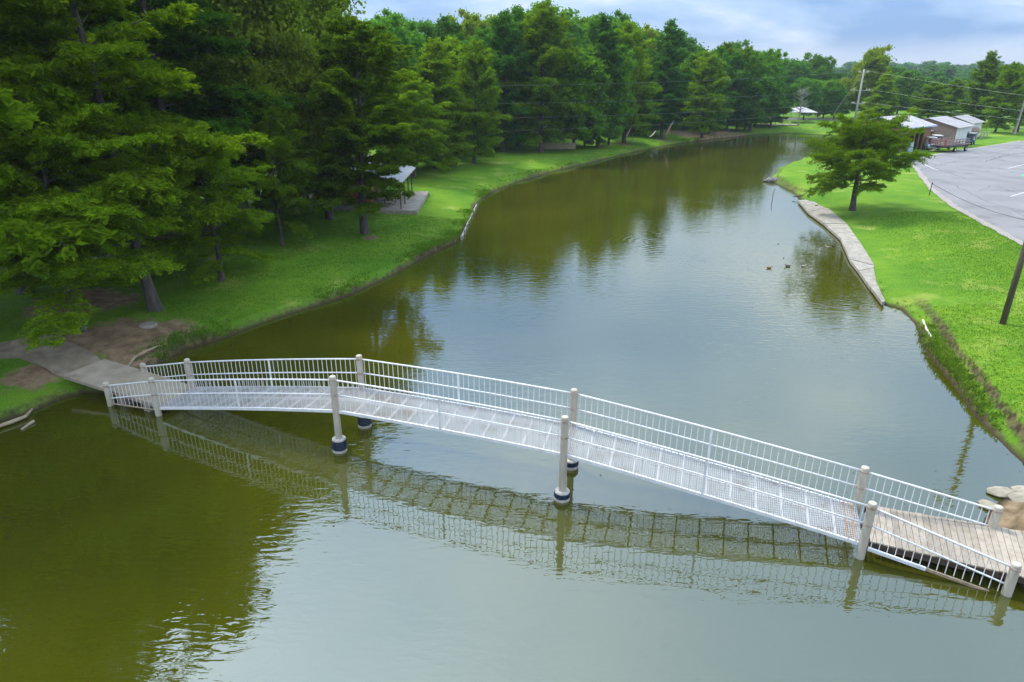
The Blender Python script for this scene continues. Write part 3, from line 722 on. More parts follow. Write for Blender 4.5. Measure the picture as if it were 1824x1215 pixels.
# concrete walk along the right shore
walk = thing('shore_walk', 'curved pale concrete slab walk at the water edge below the lone tree', 'walk', (26, 52, 0))
WI = [(1422, 357), (1440, 378), (1468, 398), (1497, 424), (1514, 462), (1530, 482), (1551, 512), (1572, 539)]
WO = [(1448, 354), (1474, 370), (1508, 398), (1532, 432), (1558, 473), (1556, 476), (1562, 505), (1577, 537)]
WI = [px(x, y, .27) for x, y in WI]; WO = [px(x, y, .29) for x, y in WO]
for k in range(7):
    a, b, c, d = WI[k], WI[k + 1], WO[k + 1], WO[k]
    g = 0.012; a2, b2, c2, d2 = a.lerp(b, g), a.lerp(b, 1 - g), d.lerp(c, 1 - g), d.lerp(c, g)
    tz = Vector((0, 0, rd.uniform(-.02, .03))); mb = MB(); t = [a2 + tz, b2 + tz * .5, c2 + tz * .5, d2 + tz]
    mb.hexa([v - Vector((0, 0, .2)) for v in t], t); mb.build('slab', M['concrete_old'], walk)

# retaining boards on the left shore
rb = thing('retaining_boards', 'low white board retaining wall standing at the left shore', 'retaining wall', px(835, 400, 0))
a, b = px(822, 428, 0), px(850, 368, 0); pts = [a, a.lerp(b, .5) + Vector((.12, 0, 0)), b]
for k in range(7):
    p, q_ = a.lerp(b, k / 7 + .006), a.lerp(b, (k + 1) / 7 - .006); mb = MB(); z = 0.28 + rd.uniform(-.03, .04)
    mb.beam(p + Vector((-.05, 0, z / 2 - .1)), q_ + Vector((-.05, 0, z / 2 - .1)), .06, z + .2); mb.build('board', M['pipe_white'], rb)
for k in range(8):
    p = a.lerp(b, k / 7); mb = MB(); mb.tube([p + Vector((.05, 0, -.4)), p + Vector((.05, 0, .34 + rd.uniform(0, .1)))], .05, 8); mb.build('stake', M['dead_grey'], rb)

# ------------------------------------------------------------------ trees
def leaf_quads(C, size, rng, up=0.9, aspect=0.5, sj=0.35, tang=None):
    n = len(C); nrm = rng.normal(size=(n, 3)) * (1 - up) ; nrm[:, 2] += up * rng.uniform(.5, 1.2, n)
    nrm += rng.normal(size=(n, 3)) * 0.25
    nrm /= np.linalg.norm(nrm, axis=1)[:, None]
    t = rng.normal(size=(n, 3)) if tang is None else tang + rng.normal(size=(n, 3)) * 0.5
    u = t - (t * nrm).sum(1)[:, None] * nrm; u /= np.linalg.norm(u, axis=1)[:, None] + 1e-9; v = np.cross(nrm, u)
    s = size * rng.uniform(1 - sj, 1 + sj, n)[:, None]; a = u * s; b = v * s * aspect
    fold = nrm * s * 0.12
    V = np.stack([C + a, C + b + fold, C - a, C - b + fold], 1).reshape(-1, 3)
    return V, np.arange(4 * n).reshape(n, 4)
class Tree: pass
def tube_np(mb, pts, rad, n=6): mb.tube(pts, rad, n, cap=False)
def make_conifer(name, seed, h, zb, Lmax, nbr, leaves, leaf, lm, prof='pine', droop=0.12, r0=0.28, lean=0.03, up=0.75, gap=0.0):
    rng = np.random.RandomState(seed); tr = MB(); cen = []; tan = []
    lx, ly = rng.uniform(-lean, lean, 2)
    axis = lambda z: np.array([lx * z + .12 * math.sin(z * .5 + seed), ly * z + .12 * math.cos(z * .4 + seed), z])
    zs = np.linspace(-0.3, h * .97, 12); tube_np(tr, [axis(z) for z in zs], [r0 * (1.35 if i == 0 else 1) * (1 - .93 * max(z, 0) / h) + .012 for i, z in enumerate(zs)], 9)
    W = []
    for k in range(nbr):
        t = (k + rng.uniform(-.4, .4)) / nbr; t = min(max(t, 0), 1)
        if rng.rand() < gap: continue
        z = zb + (h - zb) * t ** 0.92
        if prof == 'pine': Lb = Lmax * (0.62 + .5 * math.sin(min(t * 2.6, 1.57))) * (1 - t) ** 0.50 * rng.uniform(.52, 1.22) + .35
        elif prof == 'cypress': Lb = Lmax * (1 - t) ** 0.58 * rng.uniform(.6, 1.15) + .5
        elif prof == 'spread': Lb = Lmax * (0.75 + .4 * math.sin(t * 3.1)) * (1 - t) ** .42 * rng.uniform(.5, 1.18) + .4
        az = k * 2.39996 + rng.uniform(-.5, .5); el = (0.32 if t > .5 else 0.10) + rng.uniform(-.26, .28) + .5 * t * (prof != 'cypress')
        W.append((z, Lb, az, el))
    tot = sum(w[1] ** 1.7 for w in W)
    for z, Lb, az, el in W:
        base = axis(z); d = np.array([math.cos(az), math.sin(az), 0.0]); sd_ = np.array([-d[1], d[0], 0.0])
        cur = rng.uniform(-.2, .2)
        def bp(s): return base + d * Lb * s * math.cos(el) + sd_ * cur * Lb * s * s + np.array([0, 0, Lb * (math.sin(el) * s - droop * s * s * (1.6 if prof == 'cypress' else 1))])
        tube_np(tr, [bp(s) for s in (0, .35, .7, 1)], [max(.018, r0 * .20 * Lb / Lmax) * q_ + .006 for q_ in (1, .7, .4, .1)], 5)
        n = int(leaves * Lb ** 1.7 / tot)
        if n < 6: continue
        nt = max(5, int(Lb * 4.2)); st = np.sort(rng.uniform(.12, 1.0, nt)); side = np.where(np.arange(nt) % 2 == 0, 1, -1)
        tl = Lb * (.46 * np.sqrt(np.clip(1.05 - st, 0, 1)) * np.clip(st * 2.6, .25, 1)) * rng.uniform(.7, 1.15, nt) + .12
        wgt = tl / tl.sum(); ti = rng.choice(nt, n, p=wgt); s = st[ti]; q_ = rng.uniform(0, 1, n) ** .85
        ang = .85 + rng.uniform(-.15, .15, nt)
        tdir = d[None] * np.cos(ang)[:, None] + sd_[None] * (np.sin(ang) * side)[:, None]
        tdir[:, 2] += rng.uniform(-.20, .34, nt)
        bs = base + d * (Lb * s * math.cos(el))[:, None] + sd_ * (cur * Lb * s * s)[:, None]; bs[:, 2] += Lb * (math.sin(el) * s - droop * s * s * (1.6 if prof == 'cypress' else 1))
        c = bs + tdir[ti] * (tl[ti] * q_)[:, None] + rng.normal(size=(n, 3)) * np.array([.12, .12, .085]) * max(1, leaf / .14)
        c[:, 2] -= .10 * (tl[ti] * q_) ** 2
        cen.append(c); tan.append(tdir[ti])
    C = np.concatenate(cen); T = np.concatenate(tan)
    V, F = leaf_quads(C, leaf, rng, up, .34, tang=T)
    return finish_tree(name, tr, V, F, lm, 'bark')
def make_broad(name, seed, h, zb, rad, nclump, leaves, leaf, lm, bark='bark', r0=0.3, shape=1.0, gapy=1.0, clump=0.95):
    rng = np.random.RandomState(seed); tr = MB()
    axis = lambda z: np.array([.25 * math.sin(z * .3 + seed), .25 * math.cos(z * .27 + seed * 2), z])
    lobes = []; nl = 13
    for k in range(nl):
        a = k * 2.4 + rng.uniform(-.4, .4); zz = (k + rng.uniform(0, 1)) / nl * .88 + .02; rr = rad * rng.uniform(.45, .75) * math.sqrt(max(.05, 1 - (abs(zz - .38) / .66) ** 2))
        lobes.append((np.array([rr * math.cos(a), rr * math.sin(a), zb + (h - zb) * zz]), rad * rng.uniform(.38, .56), (h - zb) * rng.uniform(.13, .22)))
    lobes.append((np.array([0, 0, zb + (h - zb) * .55]), rad * .75, (h - zb) * .44)); lobes.append((np.array([0, 0, h - (h - zb) * .26]), rad * .5, (h - zb) * .22))
    pw = np.array([l[1] ** 2 * l[2] for l in lobes]); pw /= pw.sum(); C = []
    cl = []
    for k in range(nclump):
        l = lobes[rng.choice(len(lobes), p=pw)]; d = rng.normal(size=3); d /= np.linalg.norm(d); rr = rng.uniform(.55, 1.0) ** .5
        c = l[0] + d * np.array([l[1], l[1], l[2]]) * rr
        if c[2] < zb - .3: c[2] = zb + rng.uniform(0, 1)
        cl.append(c)
    cl = np.array(cl)
    zs = np.linspace(-.3, h * .88, 10); tube_np(tr, [axis(z) for z in zs], [r0 * (1.3 if i == 0 else 1) * (1 - .9 * max(z, 0) / h) + .01 for i, z in enumerate(zs)], 9)
    for k in rng.choice(nclump, min(nclump, 46), replace=False):
        c = cl[k]; z0 = max(zb * .75, c[2] - rng.uniform(.25, .5) * (h - zb) * .6 - .6); b_ = axis(z0)
        m1 = b_ * .55 + c * .45 + np.array([0, 0, .25]) + rng.normal(size=3) * .25
        tube_np(tr, [b_, m1, c], [r0 * .32 * (1 - z0 / h) + .02, r0 * .15 + .012, .012], 5)
    n = leaves; ci = rng.randint(0, nclump, n); cs = clump * rng.uniform(.6, 1.25, nclump)
    d = rng.normal(size=(n, 3)); d /= np.linalg.norm(d, axis=1)[:, None]; rr = rng.uniform(0, 1, n) ** .6
    d[:, 2] *= .7
    C = np.where(rng.rand(n, 1) < .45, cl[ci] + d * (cs[ci] * rr)[:, None], cl[ci] + rng.normal(size=(n, 3)) * np.array([.75, .75, .5]) * cs[ci][:, None])
    V, F = leaf_quads(C, leaf, rng, .45, .62)
    return finish_tree(name, tr, V, F, lm, bark)
def finish_tree(name, tr, V, F, lm, bark):
    t = Tree(); t.name = name
    t.crown = np_mesh('crown', V, F, M[lm]); t.trunk = bpy.data.meshes.new('trunk')
    t.trunk.from_pydata([tuple(v) for v in tr.v], [], tr.f); t.trunk.materials.append(M[bark]); t.trunk.shade_smooth()
    t.h = float(V[:, 2].max()); t.lm = lm
    return t
TP = {}
def recolor(src, key, lm):
    t = Tree(); t.name = key; s = TP[src]; t.crown = s.crown.copy(); t.crown.materials.clear(); t.crown.materials.append(M[lm]); t.trunk = s.trunk; t.h = s.h; TP[key] = t
TP['cyp_a'] = make_conifer('bald_cypress_tree', 11, 16, 2.4, 6.8, 58, 135000, .12, 'needle_lime', 'spread', .20, .27)
TP['cyp_b'] = make_conifer('bald_cypress_tree', 23, 18, 2.6, 6.2, 64, 135000, .12, 'needle_mid', 'pine', .16, .25)
TP['pine_a'] = make_conifer('pine_tree', 31, 18, 2.6, 6.0, 66, 140000, .135, 'needle_mid', 'pine', .05, .34, up=.65)
TP['pine_m'] = make_conifer('pine_tree', 35, 24, 2.4, 6.8, 96, 60000, .25, 'needle_blue', 'pine', .04, .42, up=.65)
TP['pine_n'] = make_conifer('pine_tree', 47, 22, 2.0, 7.2, 84, 60000, .25, 'needle_blue', 'spread', .06, .40, up=.65)
TP['cone_m'] = make_conifer('bald_cypress_tree', 51, 20, 1.4, 5.8, 100, 56000, .25, 'needle_mid', 'cypress', .08, .30, up=.55)
TP['lone'] = make_conifer('lone_tree', 64, 8.2, 2.1, 7.0, 48, 78000, .11, 'needle_mid', 'spread', .07, .30, up=.6)
TP['broad_a'] = make_broad('broadleaf_tree', 3, 24, 4.0, 6.6, 460, 120000, .17, 'leaf_mid', 'bark_pale', .42, clump=.8)
TP['broad_n'] = make_broad('maple_tree', 9, 14, 2.4, 4.2, 300, 60000, .15, 'leaf_yellow', 'bark', .40, clump=.62)
TP['broad_m'] = make_broad('broadleaf_tree', 15, 22, 3.0, 6.2, 420, 70000, .26, 'leaf_blue', 'bark', .38, clump=.8)
TP['broad_o'] = make_broad('broadleaf_tree', 19, 17, 2.6, 5.8, 300, 42000, .30, 'leaf_mid', 'bark', .32, clump=.85)
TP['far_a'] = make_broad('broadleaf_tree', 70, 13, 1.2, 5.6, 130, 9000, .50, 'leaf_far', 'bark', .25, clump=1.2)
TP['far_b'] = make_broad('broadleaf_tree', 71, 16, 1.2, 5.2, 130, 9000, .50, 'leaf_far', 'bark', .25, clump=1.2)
TP['small'] = make_conifer('small_conifer', 77, 9, 1.2, 3.4, 44, 24000, .20, 'needle_dark', 'cypress', .10, .18)
recolor('cyp_a', 'cyp_a2', 'needle_mid'); recolor('cyp_b', 'cyp_bl', 'needle_lime'); recolor('cyp_b', 'cyp_b2', 'needle_dark'); recolor('broad_a', 'broad_ay', 'leaf_yellow'); recolor('broad_m', 'broad_my', 'leaf_mid')
recolor('broad_o', 'broad_oy', 'leaf_yellow'); recolor('pine_m', 'pine_g', 'needle_mid'); recolor('pine_n', 'pine_gn', 'needle_mid'); recolor('broad_o', 'broad_ob', 'leaf_blue'); recolor('cone_m', 'cone_y', 'needle_lime'); recolor('broad_m', 'broad_ml', 'leaf_yellow')
trng = random.Random(99)
def place_tree(key, name, loc, h, label, group=None, rz=None, wide=1.0, tilt=None):
    t = TP[key]; s = h / t.h; rz = trng.uniform(0, 6.28) if rz is None else rz
    e = thing(name, label, 'tree', loc, group, rz)
    e.scale = (s * wide, s * wide, s)
    if tilt: e.rotation_euler = (Matrix.Rotation(tilt[0], 3, 'X') @ Matrix.Rotation(tilt[1], 3, 'Y') @ Matrix.Rotation(rz, 3, 'Z')).to_euler()
    for nm, me in (('trunk', t.trunk), ('crown', t.crown)):
        o = bpy.data.objects.new(nm, me); COL.objects.link(o); o.parent = e
    return e
G_NEAR = 'trees on the near left bank'; G_MID = 'trees along the left shore'; G_BACK = 'tall trees behind the left shore'
# x, y of the foot in the photograph, kind, name, height, width factor, label, group
TREES = [
 (145, 588, 'cyp_a', 'bald_cypress_tree', 12.5, 1.05, 'leaning feathery cypress closest to the left end of the bridge', G_NEAR, (-.02, -.06)),
 (278, 550, 'cyp_bl', 'bald_cypress_tree', 23.0, .95, 'layered green conifer with a dark bare lower trunk above the worn dirt patch', G_NEAR, (-.02, -.06)),
 (-95, 600, 'cyp_a2', 'bald_cypress_tree', 26.0, 1.0, 'feathery conifer cut by the left edge of the photo', G_NEAR, None),
 (45, 520, 'cyp_bl', 'bald_cypress_tree', 25, 1.0, 'conifer with lit pads beside the grey drive at far left', G_NEAR, None),
 (395, 500, 'cyp_a', 'bald_cypress_tree', 9.5, 1.0, 'lower bushy cypress whose branches hang to the lawn left of the slim trunk', G_NEAR, None),
 (340, 440, 'cyp_b2', 'bald_cypress_tree', 27.0, 1.0, 'dark tall conifer rising out of the top behind the layered cypress', G_NEAR, None),
 (175, 455, 'cyp_a2', 'bald_cypress_tree', 17.0, 1.0, 'dark trunked conifer in front of the teal boat', G_NEAR, None),
 (210, 440, 'broad_n', 'broadleaf_tree', 13.0, .8, 'slender tree right beside the teal boat', G_NEAR, None),
 (502, 438, 'cyp_a2', 'bald_cypress_tree', 11.0, .62, 'slim straight trunk standing alone on the lawn left of the maple', G_NEAR, None),
 (585, 392, 'broad_n', 'maple_tree', 15.0, .80, 'yellow green maple with large leaves left of the brown cabin', G_NEAR, None),
 (650, 415, 'pine_a', 'pine_tree', 16.6, 1.12, 'big pine with bare grey trunk in front of the patio', G_NEAR, (0, .02)),
 (-30, 430, 'broad_a', 'broadleaf_tree', 25, 1.0, 'tall broadleaf tree filling the top left corner', G_BACK, None),
 (120, 395, 'broad_ay', 'broadleaf_tree', 26, 1.0, 'tall pale barked tree with yellowish leaves near the top left', G_BACK, None),
 (265, 385, 'broad_a', 'broadleaf_tree', 25, 1.0, 'tall broadleaf tree behind the parked white van', G_BACK, None),
 (425, 372, 'broad_ay', 'broadleaf_tree', 24, 1.0, 'tall yellow green tree above the slim straight trunk', G_BACK, None),
 (520, 352, 'broad_ay', 'broadleaf_tree', 23.5, .92, 'tall sunlit yellow tree beside the first gap of sky', G_BACK, None),
 (600, 330, 'pine_gn', 'pine_tree', 18.5, .95, 'green pine standing behind the cabin roof', G_BACK, None),
 (738, 318, 'cyp_a', 'bald_cypress_tree', 12.0, .95, 'lime green cypress just beyond the patio', G_MID, None),
 (775, 300, 'cone_y', 'bald_cypress_tree', 15.5, 1.15, 'bright green conifer leaning its branches over the lawn past the patio', G_MID, None),
 (845, 292, 'pine_gn', 'pine_tree', 15.5, .9, 'conifer with low spreading branches before the shore widens', G_MID, None),
 (896, 271, 'pine_n', 'pine_tree', 20, .85, 'dark blue green pine left of the big trunk on the shore lawn', G_MID, None),
 (921, 262, 'pine_m', 'pine_tree', 21, .85, 'pine close behind the dark blue green pine', G_MID, None),
 (964, 271, 'pine_gn', 'pine_tree', 21.5, .92, 'pine with the thickest trunk on the middle shore lawn', G_MID, None),
 (1022, 266, 'broad_o', 'broadleaf_tree', 16, .9, 'leafy tree at the right end of the wooden planter', G_MID, None),
 (1041, 262, 'small', 'small_conifer', 8.5, 1.0, 'small round conifer between two taller trunks on the middle lawn', G_MID, None),
 (1064, 261, 'pine_m', 'pine_tree', 22, .9, 'straight pine in the middle of the row by the hammock', G_MID, None),
 (1085, 258, 'broad_my', 'broadleaf_tree', 16, .8, 'leafy tree between the middle pine and the trunk with the small flag', G_MID, None),
 (1110, 255, 'pine_gn', 'pine_tree', 20, .95, 'red barked pine with the small flag at its foot', G_MID, None),
 (1178, 248, 'pine_m', 'pine_tree', 22.8, .85, 'tall dark pine with layered top holding the striped flag', G_MID, None),
 (1218, 231, 'broad_o', 'broadleaf_tree', 17, .9, 'green leafy tree just right of the flag pine', G_MID, None),
 (1250, 244, 'pine_gn', 'pine_tree', 18.0, .95, 'pine on the bare brown soil by the water', G_MID, None),
 (1263, 238, 'pine_n', 'pine_tree', 19, .8, 'second pine on the bare brown soil slightly back', G_MID, None),
 (1276, 230, 'pine_gn', 'pine_tree', 18, .85, 'slim trunked conifer behind the brown soil', G_MID, None),
 (1295, 234, 'pine_n', 'pine_tree', 16, .85, 'dark pine at the right end of the brown soil', G_MID, None),
 (1312, 233, 'pine_gn', 'pine_tree', 19, .8, 'conifer with mid green pads left of the three slim trunks', G_MID, None),
 (1326, 231, 'broad_my', 'broadleaf_tree', 18, .8, 'leafy tree standing among the three slim trunks', G_MID, None),
 (1345, 225, 'broad_my', 'broadleaf_tree', 21.5, .85, 'pale topped broadleaf tree where the left row ends', G_MID, None),
 (1372, 228, 'small', 'small_conifer', 10.5, 1.0, 'dark small conifer beside the white posts at the far shore', G_MID, None),
 (300, 415, 'broad_n', 'broadleaf_tree', 14.5, 1.1, 'leafy tree filling the shade behind the layered cypress', G_BACK, None),
 (468, 398, 'broad_n', 'broadleaf_tree', 13.5, 1.0, 'yellowish leafy tree directly behind the slim straight trunk', G_BACK, None),
 (380, 372, 'cyp_b2', 'bald_cypress_tree', 17, 1.2, 'dark conifer deep in the shade between the tall leafy crowns', G_BACK, None),
 (60, 400, 'cyp_b2', 'bald_cypress_tree', 19, 1.2, 'dark conifer at far left between the campers', G_BACK, None),
 (545, 372, 'broad_n', 'broadleaf_tree', 12.5, 1.0, 'low leafy tree between the slim trunk and the maple', G_BACK, None),
 (700, 305, 'cyp_b', 'bald_cypress_tree', 15.5, 1.2, 'green conifer over the white porch roof', G_BACK, None),
 (815, 275, 'cone_m', 'bald_cypress_tree', 16, 1.2, 'conifer filling the gap left of the spreading conifer', G_BACK, None),
 (868, 262, 'pine_n', 'pine_tree', 18, 1.0, 'dark conifer behind the widening shore', G_BACK, None),
 (935, 252, 'cone_m', 'bald_cypress_tree', 17, 1.2, 'low branched conifer behind the thickest trunk', G_BACK, None),
 (1140, 240, 'cone_m', 'bald_cypress_tree', 15, 1.1, 'green conifer hanging over the hammock', G_BACK, None),
 (1205, 226, 'pine_n', 'pine_tree', 16, 1.0, 'dark conifer just behind the flag pine', G_BACK, None),
 (640, 300, 'broad_a', 'broadleaf_tree', 27, 1.0, 'first tall leafy crown right of the sky gap', G_BACK, None),
 (700, 275, 'broad_m', 'broadleaf_tree', 27, .95, 'blue green round crown behind the big pine', G_BACK, None),
 (715, 240, 'broad_my', 'broadleaf_tree', 31, .9, 'highest far crown left of the middle trees', G_BACK, None),
 (790, 250, 'broad_m', 'broadleaf_tree', 26, .95, 'blue green crown over the lime cypress', G_BACK, None),
 (845, 245, 'broad_ml', 'broadleaf_tree', 28.5, .9, 'mid green crown above the spreading conifer', G_BACK, None),
 (905, 240, 'broad_ml', 'broadleaf_tree', 27, 1.0, 'lighter feathery crown over the pair of dark pines', G_BACK, None),
 (955, 232, 'broad_my', 'broadleaf_tree', 32.5, .8, 'open topped tree reaching the top edge in the middle', G_BACK, None),
 (1005, 236, 'broad_m', 'broadleaf_tree', 29, .85, 'tall crown touching the cloud right of the open topped tree', G_BACK, None),
 (1060, 234, 'broad_my', 'broadleaf_tree', 25.5, .95, 'crown behind the middle pine of the row', G_BACK, None),
 (1100, 230, 'broad_m', 'broadleaf_tree', 29, .8, 'spiky crown left of the pale round one', G_BACK, None),
 (1138, 230, 'broad_ml', 'broadleaf_tree', 27.5, .8, 'pale green crown right against the flag pine', G_BACK, None),
 (1238, 216, 'broad_m', 'broadleaf_tree', 24, .85, 'crown behind the right flank of the flag pine', G_BACK, None),
 (1285, 210, 'broad_ob', 'broadleaf_tree', 26.5, .8, 'dark rounded crown over the brown soil pines', G_BACK, None),
 (1322, 212, 'broad_my', 'broadleaf_tree', 24, .8, 'light crown over the three slim trunks', G_BACK, None),
 (1362, 208, 'broad_m', 'broadleaf_tree', 21, .85, 'last lower crown where the left trees drop to the horizon', G_BACK, None),
]
SKYX = [(560, -400), (592, 22), (640, 18), (700, 18), (730, 6), (790, 24), (850, 10), (905, 12), (955, -8), (1005, 24), (1060, 20), (1100, 14), (1138, 40), (1160, 64), (1178, 31), (1192, 34), (1215, 88), (1238, 94), (1285, 68), (1322, 82), (1362, 84), (1385, 112), (1700, 118)]
def crest(p, extra=0):
    # the surveyed crest line of the wood: no crown stands above it
    d = p - Vector((0, 0, CAM_H)); x = 912 + FPX * d.dot(RT) / d.dot(FW)
    for (xa, ya), (xb, yb) in zip(SKYX[:-1], SKYX[1:]):
        if xa <= x <= xb: return at(x, ya + (yb - ya) * (x - xa) / (xb - xa) + extra, p.y).z - p.z
    return 99
for (x, y, key, name, h, wd, lab, grp, tl) in TREES:
    p = gpx(x, y); h = min(h, crest(p))
    if grp == G_BACK and x < 560 and h > 19: h *= 1.3
    place_tree(key, name, p, h, lab, grp, wide=wd, tilt=tl)
G_R = 'trees beyond the barns'; G_P = 'grove by the pavilion'
lone = place_tree('lone', 'lone_tree', px(1521, 370, .95), 8.9, 'spreading lone conifer on the bright right lawn above the concrete walk', None, rz=2.1, wide=.98, tilt=(0, -.09))
RTREES = [
 (1430, 214, 'broad_ob', 'broadleaf_tree', 10.5, 1.0, 'dark rounded tree left of the bare dead tree', G_P),
 (1455, 209, 'broad_o', 'broadleaf_tree', 10, 1.0, 'green tree with forked trunk right of the pavilion', G_P),
 (1466, 213, 'broad_o', 'broadleaf_tree', 10, 1.0, 'second tree right of the pavilion with paler crown', G_P),
 (1484, 214, 'broad_ob', 'broadleaf_tree', 9.5, .9, 'dark trunk tree in the grass gap near the pole', G_P),
 (1402, 200, 'broad_ob', 'broadleaf_tree', 15.5, 1.0, 'tall blue green tree rising over the pavilion roof', G_P),
 (1446, 196, 'broad_o', 'broadleaf_tree', 17.5, .9, 'olive tinted tree on the skyline left of the yellow tree', G_P),
 (1496, 210, 'broad_oy', 'broadleaf_tree', 10.5, .9, 'yellow green low tree left of the concrete pole', G_P),
 (1535, 212, 'broad_oy', 'broadleaf_tree', 18.5, .75, 'ragged topped yellow green tree behind the concrete pole', G_R),
 (1560, 224, 'cone_y', 'bald_cypress_tree', 12, 1.2, 'lime conifer directly left of the brown shed', G_R),
 (1598, 205, 'broad_o', 'broadleaf_tree', 12.5, 1.1, 'rounded pale green tree behind the brown shed roof', G_R),
 (1650, 228, 'pine_gn', 'pine_tree', 10.0, 1.5, 'wide dark pine between the two barn roofs', G_R),
 (1690, 218, 'pine_gn', 'pine_tree', 10.5, 1.2, 'pine behind the white barn roof', G_R),
 (1735, 226, 'pine_g', 'pine_tree', 16.5, 1.0, 'tall flat topped pine right of the barns', G_R),
 (1752, 222, 'pine_gn', 'pine_tree', 12, 1.0, 'lower pine beside the tall flat topped pine', G_R),
 (1772, 238, 'pine_gn', 'pine_tree', 14.0, .9, 'pine with twin trunks left of the hydrant', G_R),
 (1812, 236, 'pine_g', 'pine_tree', 16.5, .9, 'tall pine cut by the right edge', G_R),
 (1580, 196, 'broad_ob', 'broadleaf_tree', 14.0, 1.0, 'bluish tree above the shed ridge', G_R),
]
for (x, y, key, name, h, wd, lab, grp) in RTREES:
    place_tree(key, name, px(x, y, 1.0), h, lab, grp, wide=wd)
# distant belts of trees: countable individuals sharing one label per belt
fr = random.Random(5)
def belt(n, x0, x1, Y0, Y1, h0, h1, lab, grp, keys=('far_a', 'far_b')):
    for k in range(n):
        Y = fr.uniform(Y0, Y1); u = (k + fr.random()) / n; X = (x0 + (x1 - x0) * u) * Y / 100.0
        place_tree(fr.choice(keys), 'distant_tree', (X, Y, 0.9), min(fr.uniform(h0, h1), crest(Vector((X, Y, .9)), fr.uniform(2, 20)) if grp.startswith('dense') else 99), lab, grp, wide=fr.uniform(1.0, 1.5))
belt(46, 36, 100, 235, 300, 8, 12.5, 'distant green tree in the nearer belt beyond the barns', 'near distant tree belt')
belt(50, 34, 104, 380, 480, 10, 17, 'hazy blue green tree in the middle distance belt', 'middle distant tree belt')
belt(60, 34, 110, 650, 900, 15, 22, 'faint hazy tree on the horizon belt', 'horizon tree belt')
belt(34, -75, 36, 150, 190, 18, 25, 'tree in the dense wood behind the left camp', 'dense wood behind the left camp', ('broad_m', 'broad_o', 'broad_ob'))

# bare dead tree by the pavilion
dt = thing('dead_tree', 'bare grey dead tree in front of the pavilion', 'tree', px(1421, 226, .9)); mb = MB(); rg = random.Random(8)
o3 = dt.location.copy(); mb.tube([o3, o3 + Vector((0, 0, 3.4)), o3 + Vector((.1, 0, 8.6))], [.22, .16, .04], 7)
for k in range(34):
    z = rg.uniform(2.6, 7.8); a = rg.uniform(0, 6.28); L_ = rg.uniform(1.6, 3.9) * (1 - (z - 2.6) / 8); p = o3 + Vector((0, 0, z)); q_ = p + Vector((math.cos(a) * L_, math.sin(a) * L_, L_ * .45)); mb.tube([p, q_], [.07, .015], 4)
    for j in range(3): q2 = p.lerp(q_, rg.uniform(.4, .9)); mb.tube([q2, q2 + Vector((rg.uniform(-.9, .9), rg.uniform(-.9, .9), rg.uniform(.1, .7)))], [.03, .01], 4)
mb.build('trunk', M['dead_grey'], dt)

# ------------------------------------------------------------------ weeds and grass on the banks (uncountable)
def scatter_tufts(name, mname, line, n, off, hgt, spread, seed, blades=7, size=0.10, thr=-.25):
    rng = np.random.RandomState(seed); L_ = np.array(line); seg = np.hypot(*(L_[1:] - L_[:-1]).T); cum = np.concatenate([[0], np.cumsum(seg)])
    s = rng.uniform(0, cum[-1], n); i = np.searchsorted(cum, s) - 1; i = np.clip(i, 0, len(seg) - 1); t = (s - cum[i]) / seg[i]
    P = L_[i] + (L_[i + 1] - L_[i]) * t[:, None]; P = P + rng.normal(size=P.shape) * spread
    d = np.minimum(pl_dist(P, LP), pl_dist(P, RP)); ok = ~inside(P, POLY) & (d > off[0]) & (d < off[1]); P = P[ok]
    cn = vnoise(P) + rng.normal(size=len(P)) * .25; P = P[cn > thr]
    z = gz(P); C = np.repeat(np.column_stack([P, z]), blades, 0); k = len(C)
    C = C + rng.normal(size=C.shape) * np.array([.09, .09, 0]); hh = hgt * rng.uniform(.3, 1.2, k)
    a = rng.uniform(0, 6.28, k); w = size * rng.uniform(.5, 1.2, k) * .35; ln = rng.normal(size=(k, 2)) * hh[:, None] * .55
    sx, sy = np.cos(a) * w, np.sin(a) * w
    v0 = C + np.column_stack([-sx, -sy, np.zeros(k)]); v1 = C + np.column_stack([sx, sy, np.zeros(k)])
    v2 = C + np.column_stack([sx * .6 + ln[:, 0], sy * .6 + ln[:, 1], hh]); v3 = C + np.column_stack([-sx * .6 + ln[:, 0], -sy * .6 + ln[:, 1], hh * .95])
    V = np.stack([v0, v1, v2, v3], 1).reshape(-1, 3); me = np_mesh(name, V, np.arange(4 * k).reshape(k, 4), M[mname])
    o = bpy.data.objects.new(name, me); COL.objects.link(o); o['kind'] = 'stuff'; tag(o, *{'bank_weeds': ('weeds growing along the eroded bank edges', 'weeds'), 'bank_grass': ('longer grass fringe along the left shore', 'grass'), 'far_bank_grass': ('grass fringe along the far shore', 'grass')}[name])
scatter_tufts('bank_weeds', 'weed', RP[12:23], 9000, (.02, .9), .13, .4, 1, 7, .07, .45)
scatter_tufts('bank_grass', 'lawn_blade', LP[2:22], 16000, (.02, 1.2), .12, .5, 2, 5, .07, .15)
scatter_tufts('far_bank_grass', 'weed', LP[18:30], 5000, (.02, 1.8), .11, .8, 3, 4, .12, .1)
